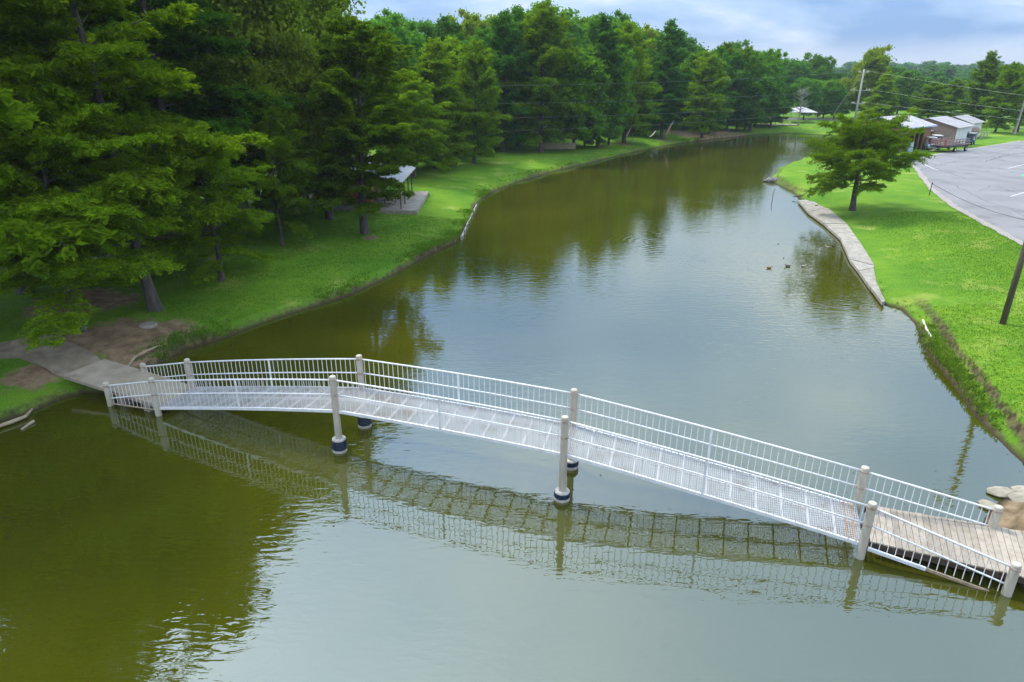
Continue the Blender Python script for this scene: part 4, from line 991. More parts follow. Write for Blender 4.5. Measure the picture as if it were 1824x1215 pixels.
def lawn(name, label, cx0, cx1, cy0, cy1, n, seed, size=.018, hgt=.055):
    rng = np.random.RandomState(seed); P = np.column_stack([rng.uniform(cx0, cx1, n), rng.uniform(cy0, cy1, n)])
    d = np.minimum(pl_dist(P, LP), pl_dist(P, RP)); P = P[~inside(P, POLY) & (d > .8) & ~((P[:, 0] > 10) & (P[:, 1] > 36) & (d < 2.0 + 5.5 * rng.rand(len(P))))]
    lt = np.array([(p.x, p.y) for p in lot] + [(190, 150), (190, 30)]); P = P[~inside(P, lt)]
    dd = np.zeros(len(P))
    for p, r_ in DIRT: dd = np.maximum(dd, np.exp(-((P[:, 0] - p.x) ** 2 + (P[:, 1] - p.y) ** 2) / (r_ * r_) * .6))
    P = P[dd < .45]
    # keep the footpath and ramp clear
    pth = np.array([(p.x, p.y) for p in flat([(-260, 640), (0, 608), (60, 596), (100, 598), (150, 618), (182, 636), (345, 685), (285, 730), (110, 675), (70, 655), (0, 645), (-240, 705)])]); P = P[~inside(P, pth)]
    z = gz(P); k = len(P); C = np.column_stack([P, z]); a = rng.uniform(0, 6.28, k); w = size * rng.uniform(.5, 1.3, k); hh = hgt * rng.uniform(.4, 1.3, k); ln = rng.normal(size=(k, 2)) * hh[:, None] * .9
    sx, sy = np.cos(a) * w, np.sin(a) * w
    v0 = C + np.column_stack([-sx, -sy, np.zeros(k)]); v1 = C + np.column_stack([sx, sy, np.zeros(k)])
    v2 = C + np.column_stack([sx * .5 + ln[:, 0], sy * .5 + ln[:, 1], hh]); v3 = C + np.column_stack([-sx * .5 + ln[:, 0], -sy * .5 + ln[:, 1], hh])
    me = np_mesh(name, np.stack([v0, v1, v2, v3], 1).reshape(-1, 3), np.arange(4 * k).reshape(k, 4), M['lawn_blade'])
    o = bpy.data.objects.new(name, me); COL.objects.link(o); o['kind'] = 'stuff'; tag(o, label, 'grass')
lawn('lawn_grass', 'short bright mown grass of the right lawn', 16, 42, 18, 62, 170000, 5)
lawn('shade_grass', 'short shaded grass under the left trees', -26, -3, 26, 60, 120000, 6)

# ------------------------------------------------------------------ poles, wires, posts
pl = thing('utility_pole', 'tall dark wooden utility pole leaning out of the right edge of the bright lawn', 'utility pole', px(1787, 573, .98))
b = pl.location.copy(); mb = MB(); tp = b + Vector((.0, 0, 9.2)); mb.tube([b - Vector((0, 0, .4)), b + Vector((0, 0, 4)), tp], [.15, .135, .11], 12); mb.build('shaft', M['pole_wood'], pl, smooth=True)
mb = MB(); mb.tube([tp - Vector((0, 0, .5)), tp + Vector((-.3, -.05, -.15)), tp + Vector((-.6, -.1, -.15))], .035, 6); mb.build('lamp_arm', M['pole_grey'], pl)
mb = MB(); mb.tube([tp + Vector((-.85, -.1, -.05)), tp + Vector((-.85, -.1, -.2)), tp + Vector((-.85, -.1, -.5))], [.10, .2, .24], 10); mb.build('lamp_head', M['pole_grey'], pl)

b = px(1520, 228, 1.0); mp_ = thing('utility_pole', 'pale tall utility pole with insulators standing behind the lone tree', 'utility pole', b)
tp = b + Vector((0, 0, 12.3)); mb = MB(); mb.tube([b - Vector((0, 0, .3)), tp], [.26, .15], 12); mb.build('shaft', M['pole_grey'], mp_, smooth=True)
ins = []
for zz, wd in ((11.6, 1.1), (7.9, 2.0), (5.2, 1.4)):
    c = b + Vector((0, 0, zz)); mb = MB(); mb.beam(c + Vector((-wd, -.1, 0)), c + Vector((wd, .1, 0)), .12, .12); mb.build('crossarm', M['pole_grey'], mp_)
    for s_ in (-1, -.7, .7, 1):
        p = c + Vector((wd * s_, .1 * s_, .18)); mb = MB(); mb.tube([p - Vector((0, 0, .16)), p, p + Vector((0, 0, .18))], [.07, .16, .09], 8); mb.build('insulator', M['cap_white'], mp_); ins.append(p)
mb = MB(); mb.tube([b + Vector((.3, -.1, 2.6)), b + Vector((1.6, -.3, 2.9)), b + Vector((2.9, -.3, 2.7))], [.09, .14, .10], 7); mb.build('lamp_arm', M['cap_white'], mp_)
def wire(a, c, sag, lab, r_=.011, m_='wire', grp='overhead wires', cat='wire'):
    pts = []
    for k in range(25): u = k / 24; p = Vector(a).lerp(Vector(c), u); p.z -= sag * 4 * u * (1 - u); pts.append(p)
    mb = MB(); mb.tube(pts, r_, 5); return single(mb, 'overhead_wire', M[m_], lab, cat, grp)
for k, (zz, zl, lab) in enumerate(((11.9, 10.9, 'topmost thin wire running left from the pale pole across the trees'), (8.2, 8.9, 'second thin wire running left from the pale pole'), (5.5, 7.2, 'third thin wire running left from the pale pole'), (4.0, 5.4, 'lowest thin wire running left from the pale pole'))):
    wire(b + Vector((-.9, 0, zz)), (-14, 86, zl), .7, lab)
wire(b + Vector((1.0, 0, 11.9)), (104, 92, 6.6), .8, 'upper wire falling right from the pale pole over the barns', .007)
wire(b + Vector((1.5, 0, 8.2)), (104, 95, 5.4), .8, 'middle wire falling right from the pale pole over the barns', .007)
wire(b + Vector((1.2, 0, 5.5)), (106, 100, 4.6), .6, 'lower wire falling right from the pale pole over the barns', .007)
wire(b + Vector((0, 0, 11.8)), b + Vector((-11, -9, 0)), .0, 'yellow guy wire slanting down left from the pale pole', .04, 'bark_pale')
b = px(1806, 240, 1.0); rp = thing('utility_pole', 'grey utility pole by the red hydrant at the right edge', 'utility pole', b)
mb = MB(); mb.tube([b, b + Vector((.5, 0, 11.5))], [.26, .17], 10); mb.build('shaft', M['pole_grey'], rp); mb = MB(); mb.tube([b + Vector((.1, -.35, 7.6)), b + Vector((.1, -.35, 8.7))], .28, 10); mb.build('transformer', M['cart_top'], rp)
b = px(1655, 348, .99); ps = thing('cable_post', 'short thin dark post at the lawn edge holding a black cable', 'post', b); mb = MB(); mb.tube([b - Vector((0, 0, .2)), b + Vector((.03, 0, 1.25))], .045, 8); mb.build('shaft', M['cable_black'], ps)
mb = MB(); mb.tube([b + Vector((.03, 0, 1.2)), b + Vector((.03, 0, 1.3))], .07, 8); mb.build('top_cap', M['cable_black'], ps)
e_ = px(1960, 440, 1.0) + Vector((0, 0, 1.2)); mb = MB(); s0_ = b + Vector((.03, 0, 1.22))
mb.tube([s0_.lerp(e_, k / 20) - Vector((0, 0, .95 * 4 * (k / 20) * (1 - k / 20))) for k in range(21)], .02, 5); single(mb, 'barrier_cable', M['cable_black'], 'sagging black cable strung along the edge of the parking lot', 'cable')

# ------------------------------------------------------------------ buildings
def gable(name, label, corner_px, right_dir, length, depth, eave, ridge, wall, roofm, over=.5, front='wall', z0=1.0):
    c = px(corner_px[0], corner_px[1], z0); X = Vector((math.cos(right_dir), math.sin(right_dir), 0)); Y = Vector((-X.y, X.x, 0)); Zv = Vector((0, 0, 1))
    t = thing(name, label, 'building', c); q_ = lambda x, y, z: c + X * x + Y * y + Zv * z
    th = .12
    for k, (ya, yb, za, zb_) in enumerate(((-over, depth / 2, eave - over * (ridge - eave) / (depth / 2), ridge), (depth + over, depth / 2, eave - over * (ridge - eave) / (depth / 2), ridge))):
        mb = MB(); bt = [q_(-over, ya, za), q_(length + over, ya, za), q_(length + over, yb, zb_), q_(-over, yb, zb_)]; 
        if k: bt = bt[::-1]
        mb.hexa(bt, [v + Zv * th for v in bt]); ro = mb.build('roof', roofm, t)
        for j in range(1, 10):
            u = j / 10; p0 = bt[0].lerp(bt[1], u) + Zv * (th + .02); p1 = bt[3].lerp(bt[2], u) + Zv * (th + .02); sm = MB(); sm.beam(p0, p1, .05, .04); child_build(sm, 'roof_seam', roofm, ro, t)
    return t, q_, X, Y
# brown open shed
rd_ = math.atan2(116.9 - 110.6, 70.0 - 62.2)
t, q_, X, Y = gable('brown_shed', 'brown open fronted shed with white metal roof behind the lone tree', (1606, 271), rd_, 9.6, 8.5, 3.75, 5.0, M['brown_wall'], M['white_roof'], .55)
def wallbox(t, q_, x0, x1, y0, y1, z0, z1, name, m_):
    mb = MB(); mb.hexa([q_(x0, y0, z0), q_(x1, y0, z0), q_(x1, y1, z0), q_(x0, y1, z0)], [q_(x0, y0, z1), q_(x1, y0, z1), q_(x1, y1, z1), q_(x0, y1, z1)]); return mb.build(name, m_, t)
def gablewall(t, q_, x0, x1, depth, z0, eave, ridge, name, m_):
    mb = MB(); pr = [(0, z0), (depth, z0), (depth, eave), (depth / 2, ridge), (0, eave)]; vs = [q_(x0, y, z) for y, z in pr] + [q_(x1, y, z) for y, z in pr]
    mb.add(vs, [(0, 1, 2, 3, 4), (9, 8, 7, 6, 5)] + [(i, i + 5, (i + 1) % 5 + 5, (i + 1) % 5) for i in range(5)]); return mb.build(name, m_, t)
gablewall(t, q_, 0, .12, 8.5, 2.55, 3.70, 4.93, 'gable_panel', M['brown_wall']); wallbox(t, q_, .14, 9.6, 0, .12, 2.75, 3.68, 'fascia_panel', M['brown_wall'])
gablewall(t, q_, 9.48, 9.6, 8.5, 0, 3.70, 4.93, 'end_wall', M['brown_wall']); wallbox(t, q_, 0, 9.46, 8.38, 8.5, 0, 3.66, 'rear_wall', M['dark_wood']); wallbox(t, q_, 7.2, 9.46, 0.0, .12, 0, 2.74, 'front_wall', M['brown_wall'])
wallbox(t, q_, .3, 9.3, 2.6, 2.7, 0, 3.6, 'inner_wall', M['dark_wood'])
for x in (0.05, 1.9, 3.7, 5.5, 7.15): wallbox(t, q_, x - .09, x + .09, -.02 if x > .1 else .13, .14 if x > .1 else .31, 0, 2.76, 'post', M['brown_wall'])
for y in (2.8, 5.6, 8.3): wallbox(t, q_, -.03, .13, y - .09, y + .09, 0, 2.56, 'post', M['brown_wall'])
mb = MB(); mb.beam(q_(-.58, -.55, 3.64), q_(-.58, 4.25, 5.03), .04, .22); mb.build('rake_trim', M['blue_trim'], t); mb = MB(); mb.beam(q_(-.58, -.60, 3.62), q_(10.1, -.60, 3.62), .05, .20); mb.build('eave_trim', M['blue_trim'], t)
# white barn
cpx = (1697, 262)
t, q_, X, Y = gable('white_barn', 'white sided barn with pale roof right of the brown shed', cpx, rd_ + .05, 7.5, 9, 3.2, 4.4, M['white_wall'], M['white_roof'], .5)
gablewall(t, q_, 0, .12, 9, 0, 3.15, 4.33, 'gable_wall', M['tan_wall']); gablewall(t, q_, 7.38, 7.5, 9, 0, 3.15, 4.33, 'gable_wall', M['white_wall']); wallbox(t, q_, .13, 7.37, 0, .12, 0, 3.12, 'front_wall', M['white_wall']); wallbox(t, q_, .13, 7.37, 8.88, 9, 0, 3.12, 'rear_wall', M['white_wall'])
wallbox(t, q_, 1.6, 4.6, -.05, -.003, 0.05, 2.7, 'door', M['camper_white']); wallbox(t, q_, 6.0, 7.0, -.04, -.003, 1.2, 2.2, 'window', M['glass'])
# roof behind on the right
t, q_, X, Y = gable('rear_barn', 'low pale roofed barn half hidden behind the white barn', (1724, 248), rd_ + .05, 6.5, 6, 2.9, 3.9, M['white_wall'], M['white_roof'], .4)
gablewall(t, q_, 0, .12, 6, 0, 2.85, 3.83, 'gable_wall', M['tan_wall']); gablewall(t, q_, 6.38, 6.5, 6, 0, 2.85, 3.83, 'gable_wall', M['tan_wall']); wallbox(t, q_, .13, 6.37, 0, .12, 0, 2.82, 'front_wall', M['white_wall'])
# lean-to between the barns
c = px(1651, 259, 1.0); lt = thing('lean_to', 'low lean-to with white roof between the brown shed and the white barn', 'building', c); X = Vector((math.cos(rd_), math.sin(rd_), 0)); Y = Vector((-X.y, X.x, 0)); q_ = lambda x, y, z: c + X * x + Y * y + Vector((0, 0, z))
mb = MB(); bt = [q_(-.3, -.4, 2.35), q_(5.6, -.4, 2.35), q_(5.6, 5.2, 3.9), q_(-.3, 5.2, 3.9)]; mb.hexa(bt, [v + Vector((0, 0, .1)) for v in bt]); mb.build('roof', M['white_roof'], lt)
wallbox(lt, q_, 0, 5.4, 0, .12, 0, 2.3, 'front_wall', M['tan_wall']); wallbox(lt, q_, 0, .12, .13, 5, 0, 2.3, 'side_wall', M['tan_wall']); wallbox(lt, q_, .9, 1.5, -.04, -.003, 1.1, 1.8, 'window', M['glass']); wallbox(lt, q_, 3.2, 4.0, -.04, -.003, .05, 2.0, 'door', M['dark_wood'])

# cabin with patio on the left
c = gpx(634, 378); c.z = 1.15; pr = px(735, 378, 1.15); cab = thing('cabin', 'red brown cabin with white metal roof and open porch behind the big pine', 'building', c)
Xc = Vector((1, 0.01, 0)).normalized(); Yc = Vector((-Xc.y, Xc.x, 0)); q_ = lambda x, y, z: c + Xc * x + Yc * y + Vector((0, 0, z))
wallbox(cab, q_, -3.6, 1.3, 0.3, 0.45, .5, 2.5, 'front_wall', M['cabin_wall']); wallbox(cab, q_, 1.15, 1.3, .46, 8.5, .5, 2.5, 'side_wall', M['cabin_wall']); wallbox(cab, q_, -3.6, -3.45, .46, 8.5, .5, 2.5, 'side_wall', M['cabin_wall']); wallbox(cab, q_, -3.6, 1.3, 8.36, 8.5, .5, 2.5, 'rear_wall', M['cabin_wall'])
for k in range(9):
    wallbox(cab, q_, -3.66 + k * .555, -3.66 + (k + .95) * .555, 0.24, 0.50, -.2, .48, 'stone_block', M['stone'])
for k in range(12): wallbox(cab, q_, 1.10, 1.36, .52 + k * .66, .52 + (k + .95) * .66, -.2, .48, 'stone_block', M['stone'])
wallbox(cab, q_, 1.302, 1.34, 1.0, 1.9, 1.2, 2.1, 'window', M['glass']); wallbox(cab, q_, 1.302, 1.35, 3.2, 4.1, .5, 2.4, 'door', M['dark_wood'])
mb = MB(); bt = [q_(-4.1, -.6, 2.95), q_(-.9, -.6, 3.9), q_(-.9, 9.2, 3.9), q_(-4.1, 9.2, 2.95)]; mb.hexa(bt, [v + Vector((0, 0, .08)) for v in bt]); mb.build('roof', M['old_roof'], cab)
mb = MB(); bt = [q_(-.9, -.6, 3.9), q_(4.3, -.3, 2.5), q_(4.3, 9.2, 2.5), q_(-.9, 9.2, 3.9)]; mb.hexa(bt, [v + Vector((0, 0, .08)) for v in bt]); rf = mb.build('roof', M['old_roof'], cab)
for y in (.9, 3.4, 6.0, 8.6):
    mb = MB(); mb.tube([q_(3.9, y, .0), q_(3.9, y, 2.62)], .055, 8); mb.build('porch_post', M['dark_wood'], cab)
pat = thing('patio', 'flat grey concrete patio under the porch posts', 'patio', c + Vector((3, 4, 0)))
for i in range(2):
    for j in range(4):
        mb = MB(); x0, x1, y0, y1 = 1.4 + i * 2.0, 1.4 + (i + .99) * 2.0, .3 + j * 2.55, .3 + (j + .99) * 2.55
        mb.hexa([q_(x0, y0, -.35), q_(x1, y0, -.35), q_(x1, y1, -.35), q_(x0, y1, -.35)], [q_(x0, y0, 0), q_(x1, y0, 0), q_(x1, y1, 0), q_(x0, y1, 0)]); mb.build('slab', M['concrete_old'], pat)
def picnic(lx, ly, rz, lab):
    b = q_(lx, ly, 0.0); t = thing('picnic_table', lab, 'picnic table', b); X = Vector((math.cos(rz), math.sin(rz), 0)); Y = Vector((-X.y, X.x, 0)); w = lambda x, y, z: b + X * x + Y * y + Vector((0, 0, z))
    def bx(x0, x1, y0, y1, z0, z1, nm, m_): mb = MB(); mb.hexa([w(x0, y0, z0), w(x1, y0, z0), w(x1, y1, z0), w(x0, y1, z0)], [w(x0, y0, z1), w(x1, y0, z1), w(x1, y1, z1), w(x0, y1, z1)]); mb.build(nm, m_, t)
    for k in range(4): bx(-.9, .9, -.36 + k * .185, -.36 + k * .185 + .17, .72, .76, 'top_board', M['plank'])
    for s_ in (-1, 1): bx(-.9, .9, s_ * .68 - .13, s_ * .68 + .13, .43, .47, 'bench', M['plank'])
    for s_ in (-.65, .65):
        mb = MB(); mb.tube([w(s_, -.75, .40), w(s_, -.75, .02), w(s_, .75, .02), w(s_, .75, .40)], .025, 6); mb.tube([w(s_, -.3, .03), w(s_, -.3, .71)], .025, 6); mb.tube([w(s_, .3, .03), w(s_, .3, .71)], .025, 6); mb.build('leg', M['black'], t)
picnic(2.1, 2.8, 1.3, 'picnic table with dark legs on the patio beside the cabin wall'); picnic(2.2, 5.6, 1.4, 'second picnic table further back on the patio')

# pavilion far
b = px(1422, 219, 1.0); pv = thing('pavilion', 'small open pavilion with pale hipped roof behind the dead tree', 'pavilion', b)
mb = MB(); z = 2.6; w = 3.2; base = [b + Vector((sx * w, sy * 3, z)) for sx, sy in ((-1, -1), (1, -1), (1, 1), (-1, 1))]; mb.add(base + [b + Vector((-.8, 0, 3.7)), b + Vector((.8, 0, 3.7))], [(0, 1, 5, 4), (1, 2, 5), (2, 3, 4, 5), (3, 0, 4), (3, 2, 1, 0)]); mb.build('roof', M['white_roof'], pv)
for sx in (-1, -.33, .33, 1):
    for sy in (-1, 1): mb = MB(); mb.tube([b + Vector((sx * 3.1, sy * 2.5, 0)), b + Vector((sx * 3.0, sy * 2.5, 2.6))], .1, 6); mb.build('post', M['cap_white'], pv)
b = px(1384, 224, 1.0); dk = thing('fishing_dock', 'low white railed deck by the dark small conifer', 'dock', b)
mb = MB(); mb.box(b + Vector((0, 0, .25)), (9, 2.2, .15)); mb.build('floor', M['plank'], dk)
for k in range(6):
    mb = MB(); mb.box(b + Vector((-4.4 + k * 1.76, -1.0, .95)), (.16, .16, 1.9)); mb.build('post', M['cap_white'], dk)
mb = MB(); mb.box(b + Vector((0, -1.1, 1.85)), (9, .08, .12)); mb.build('rail', M['cap_white'], dk); mb = MB(); mb.box(b + Vector((-3.6, -1.12, 1.1)), (1.6, .05, 1.1)); mb.build('panel', M['cap_white'], dk)

# far white fence, bollards, hydrant, tank
b = px(1775, 236, 1.0); fn = thing('rail_fence', 'long white rail fence along the far lake shore', 'fence', b)
for k in range(16):
    mb = MB(); p = b + Vector((-12 + k * 2.4, 4, 0)); mb.tube([p, p + Vector((0, 0, 1.2))], .07, 6); mb.build('post', M['cap_white'], fn)
for z in (.6, 1.1): mb = MB(); mb.tube([b + Vector((-12, 4, z)), b + Vector((24, 4, z))], .05, 6); mb.build('rail', M['cap_white'], fn)
for k, (x, lab) in enumerate(((1738, 'white bollard nearest the pale tank'), (1746, 'second white bollard from the pale tank'), (1751, 'third white bollard from the pale tank'), (1757, 'white bollard farthest from the pale tank'))):
    p = px(x, 248 - k * .6, 1.0); mb = MB(); mb.tube([p, p + Vector((.05, 0, 1.25)), p + Vector((.05, 0, 1.32))], [.12, .12, .06], 8); single(mb, 'bollard', M['cap_white'], lab, 'bollard', 'white bollards')
p = px(1804, 237, 1.0); hy = thing('fire_hydrant', 'red fire hydrant at the foot of the right edge utility pole', 'hydrant', p); mb = MB(); lathe(mb, p, [(.22, p.z), (.22, p.z + .06), (.15, p.z + .08), (.15, p.z + .62), (.19, p.z + .64), (.17, p.z + .78), (.05, p.z + .9)], 12); mb.build('barrel', M['hydrant'], hy)
mb = MB(); mb.tube([p + Vector((-.28, 0, .5)), p + Vector((.28, 0, .5))], .07, 8); mb.build('outlet', M['hydrant'], hy)
p = px(1729, 247, 1.0); tk = thing('storage_tank', 'pale rounded tank behind the blue cart', 'tank', p); mb = MB(); mb.tube([p + Vector((-1.1, 0, 1.4)), p + Vector((-.9, 0, 1.4)), p + Vector((.9, 0, 1.4)), p + Vector((1.1, 0, 1.4))], [.45, .7, .7, .45], 14); mb.build('body', M['tan_wall'], tk)
for s_ in (-.6, .6): mb = MB(); mb.box(p + Vector((s_, 0, .35)), (.12, 1.0, .7)); mb.build('leg', M['pole_grey'], tk)

# ------------------------------------------------------------------ vehicles
def wheel(t, c, ax, r_=.34, w=.2):
    c = Vector(c); ax = Vector(ax).normalized(); mb = MB(); mb.tube([c - ax * w / 2, c - ax * w * .42, c + ax * w * .42, c + ax * w / 2], [r_ * .9, r_, r_, r_ * .9], 16); wo_ = mb.build('wheel', M['tyre'], t)
    mb = MB(); mb.tube([c - ax * (w / 2 + .012), c + ax * (w / 2 + .012)], r_ * .55, 12); child_build(mb, 'rim', M['rim'], wo_, t)
# hay wagon: flat trailer with red stake sides
b = px(1697, 271, 1.06); X = Vector((8.2, 4.6, 0)).normalized(); Y = Vector((-X.y, X.x, 0)); w = lambda x, y, z: b + X * x + Y * y + Vector((0, 0, z))
wg = thing('hay_wagon', 'flat trailer with red stake rails parked before the barns', 'trailer', b)
def bxw(t, w, x0, x1, y0, y1, z0, z1, nm, m_): mb = MB(); mb.hexa([w(x0, y0, z0), w(x1, y0, z0), w(x1, y1, z0), w(x0, y1, z0)], [w(x0, y0, z1), w(x1, y0, z1), w(x1, y1, z1), w(x0, y1, z1)]); return mb.build(nm, m_, t)
LW = 6.4; x0 = -2.4
bxw(wg, w, x0, x0 + LW, 0, 2.4, .75, .95, 'bed', M['black'])
for y in (0.0, 2.34):
    for k in range(8): xx = x0 + k * LW / 7; bxw(wg, w, xx - .05, xx + .05, y, y + .06, .96, 1.95, 'stake', M['red_paint'])
    for z in (1.15, 1.5, 1.82): bxw(wg, w, x0, x0 + LW, y - .05 if y < 1 else y + .065, y - .01 if y < 1 else y + .105, z, z + .14, 'side_board', M['dead_grey'])
for z in (1.15, 1.5, 1.82): bxw(wg, w, x0 - .05, x0 - .01, .08, 2.3, z, z + .14, 'end_board', M['dead_grey'])
for k in range(4): bxw(wg, w, x0 - .11, x0 - .055, .1 + k * .72, .18 + k * .72, .96, 1.95, 'stake', M['red_paint'])
bxw(wg, w, x0 + .6, x0 + LW - .6, 1.0, 1.5, .96, 1.4, 'bench', M['plank'])
for x in (x0 + 2.6, x0 + 5.6):
    for y in (-.12, 2.5): wheel(wg, w(x, y, .38), Y, .38, .24)
mb = MB(); mb.tube([w(x0 + .4, 1.2, .6), w(x0 - 1.3, 1.2, .35)], .07, 6); mb.tube([w(x0 - 1.2, .9, .3), w(x0 - 1.5, 1.5, .3)], .06, 6); mb.build('tow_bar', M['dead_wood'], wg)
def golf_cart(pxy, ang, body, lab):
    b = px(pxy[0], pxy[1], 1.03); X = Vector((math.cos(ang), math.sin(ang), 0)); Y = Vector((-X.y, X.x, 0)); w = lambda x, y, z: b + X * x + Y * y + Vector((0, 0, z)); t = thing('golf_cart', lab, 'golf cart', b, 'golf carts by the barns')
    def prism(pr, y0, y1, nm, m_): mb = MB(); n = len(pr); vs = [w(x, y0, z) for x, z in pr] + [w(x, y1, z) for x, z in pr]; mb.add(vs, [tuple(range(n)), tuple(reversed(range(n, 2 * n)))] + [(i, i + n, (i + 1) % n + n, (i + 1) % n) for i in range(n)]); return mb.build(nm, m_, t)
    prism([(1.2, .30), (1.25, .55), (1.0, .78), (.62, .92), (.55, .40), (-.1, .38), (-.12, .72), (-1.1, .74), (-1.2, .35)], -.6, .6, 'body', body)
    prism([(.0, .76), (-.55, .76), (-.62, 1.25), (-.72, 1.25), (-.72, .90), (-.05, .88)], -.52, .52, 'seat', M['camper_white'])
    prism([(.75, 1.86), (.7, 1.95), (-1.0, 1.95), (-1.05, 1.86)], -.62, .62, 'canopy', M['cart_top']); prism([(.62, .93), (.60, .93), (.52, 1.84), (.54, 1.84)], -.5, .5, 'windshield', M['glass'])
    for x in (.58, -.95):
        for y in (-.56, .56): mb = MB(); mb.tube([w(x, y, .75), w(x - .04, y, 1.87)], .025, 6); mb.build('canopy_strut', M['black'], t)
    for x in (.82, -.82):
        for y in (-.55, .55): wheel(t, w(x, y, .26), Y, .26, .2)
    for y in (-.4, .4): mb = MB(); mb.tube([w(1.17, y, .62), w(1.24, y, .62)], .07, 8); mb.build('headlight', M['cap_white'], t)
    mb = MB(); pts = [w(.38 + .04 * math.sin(a_ / 10 * 6.283), .25 + .17 * math.cos(a_ / 10 * 6.283), 1.02 + .15 * math.sin(a_ / 10 * 6.283)) for a_ in range(11)]; mb.tube(pts, .018, 5); mb.build('steering_wheel', M['black'], t)
golf_cart((1655, 266), math.atan2(-1, -.25), M['cart_pale'], 'pale fronted golf cart parked between the brown shed and the trailer')
golf_cart((1666, 262), math.atan2(-1, -.25), M['cart_blue'], 'dark golf cart with beige canopy tucked behind the trailer front')
golf_cart((1726, 257), math.atan2(-.7, -.7), M['cart_blue'], 'dark blue golf cart at the right end of the trailer')
# water station box near the shed
p = px(1620, 270, 1.0); ub_ = thing('utility_box', 'small pale box standing before the brown shed', 'box', p); mb = MB(); mb.box(p + Vector((0, 0, .7)), (.6, .5, 1.4)); mb.build('body', M['cart_pale'], ub_); mb = MB(); mb.box(p + Vector((0, 0, 1.45)), (.7, .6, .08)); mb.build('lid', M['cap_white'], ub_)

def camper(c, ang, L_, lab, col='camper_white', stripe=None, h=2.9):
    X = Vector((math.cos(ang), math.sin(ang), 0)); Y = Vector((-X.y, X.x, 0)); w = lambda x, y, z: c + X * x + Y * y + Vector((0, 0, z)); t = thing('camper_trailer', lab, 'camper', c, 'campers behind the trees')
    pr = [(-L_ / 2, .55), (-L_ / 2, h - .3), (-L_ / 2 + .25, h), (L_ / 2 - .6, h), (L_ / 2, h - .8), (L_ / 2, 1.1), (L_ / 2 - .4, .55)]; mb = MB(); n = len(pr); vs = [w(x, -1.2, z) for x, z in pr] + [w(x, 1.2, z) for x, z in pr]
    mb.add(vs, [tuple(range(n)), tuple(reversed(range(n, 2 * n)))] + [(i, i + n, (i + 1) % n + n, (i + 1) % n) for i in range(n)]); mb.build('body', M[col], t)
    for x in (-L_ * .3, L_ * .05, L_ * .3): bxw(t, w, x - .45, x + .45, -1.24, -1.203, 1.5, 2.1, 'window', M['glass'])
    bxw(t, w, -L_ * .15 - .35, -L_ * .15 + .35, -1.235, -1.203, .6, 2.4, 'door', M['cart_top'])
    if stripe: bxw(t, w, -L_ * .49, L_ * .45, -1.225, -1.202, .95, 1.2, 'stripe', M[stripe])
    for x in (-.5, .5):
        for y in (-1.1, 1.1): wheel(t, w(x, y, .36), Y, .36, .22)
camper(px(1138, 214, 1.1), .15, 6.0, 'white camper visible through the trunks left of the flag pine')
camper(px(1075, 222, 1.1), .15, 7.0, 'camper deeper in the shade left of the first white camper', 'cart_top')
camper(px(560, 320, 1.2), .2, 7.5, 'white camper hidden behind the yellow green maple', 'camper_white', 'cabin_wall')
camper(gpx(215, 385), .1, 7.0, 'white camper showing between trunks above the teal boat')
camper(gpx(20, 380), .1, 7.0, 'white and red striped camper at the far left among leaves', 'camper_white', 'flag_red')
camper(px(980, 240, 1.1), .05, 6.5, 'shaded camper behind the wooden planter', 'cart_top', 'teal')
# teal boat on trailer
c = gpx(215, 408); X = Vector((1, .1, 0)).normalized(); Y = Vector((-X.y, X.x, 0)); w = lambda x, y, z: c + X * x + Y * y + Vector((0, 0, z)); bo = thing('boat', 'teal motor boat parked under the trees at the left', 'boat', c)
mb = MB(); secs = [(-2.8, .95, .45), (-1.5, 1.0, .40), (0, 1.0, .40), (1.5, .8, .45), (2.5, .4, .6), (3.0, .05, .95)]; vs = []
for x, hw_, zk in secs: vs += [w(x, 0, zk), w(x, hw_ * .75, zk + .25), w(x, hw_, 1.15), w(x, -hw_, 1.15), w(x, -hw_ * .75, zk + .25)]
fs = [(i * 5 + j, i * 5 + (j + 1) % 5, (i + 1) * 5 + (j + 1) % 5, (i + 1) * 5 + j) for i in range(5) for j in range(5)] + [(4, 3, 2, 1, 0)]; mb.add(vs, fs); mb.build('hull', M['teal'], bo)
bxw(bo, w, -2.7, 1.5, -.85, .85, 1.16, 1.24, 'deck', M['camper_white']); bxw(bo, w, -.2, -.1, -.7, .7, 1.25, 1.65, 'windshield', M['glass']); bxw(bo, w, -3.1, -2.81, -.2, .2, .7, 1.6, 'outboard_motor', M['black'])
for y in (-1.05, 1.05): wheel(bo, w(-.6, y, .3), Y, .3, .2)
bxw(bo, w, -2.2, 3.6, -.06, .06, .28, .38, 'trailer_frame', M['pole_grey'])
# long boards stacked on the grass
p = gpx(190, 392); mb = MB()
for k in range(3): mb.beam(p + Vector((-2.6 + k * .8, -1.2 - .35 * k, .35 + .1 * k)), p + Vector((1.6 + k * .9, -.6 - .3 * k, .45 + .1 * k)), .25, .05)
single(mb, 'board_stack', M['plank'], 'long pale boards lying beside the teal boat', 'boards')
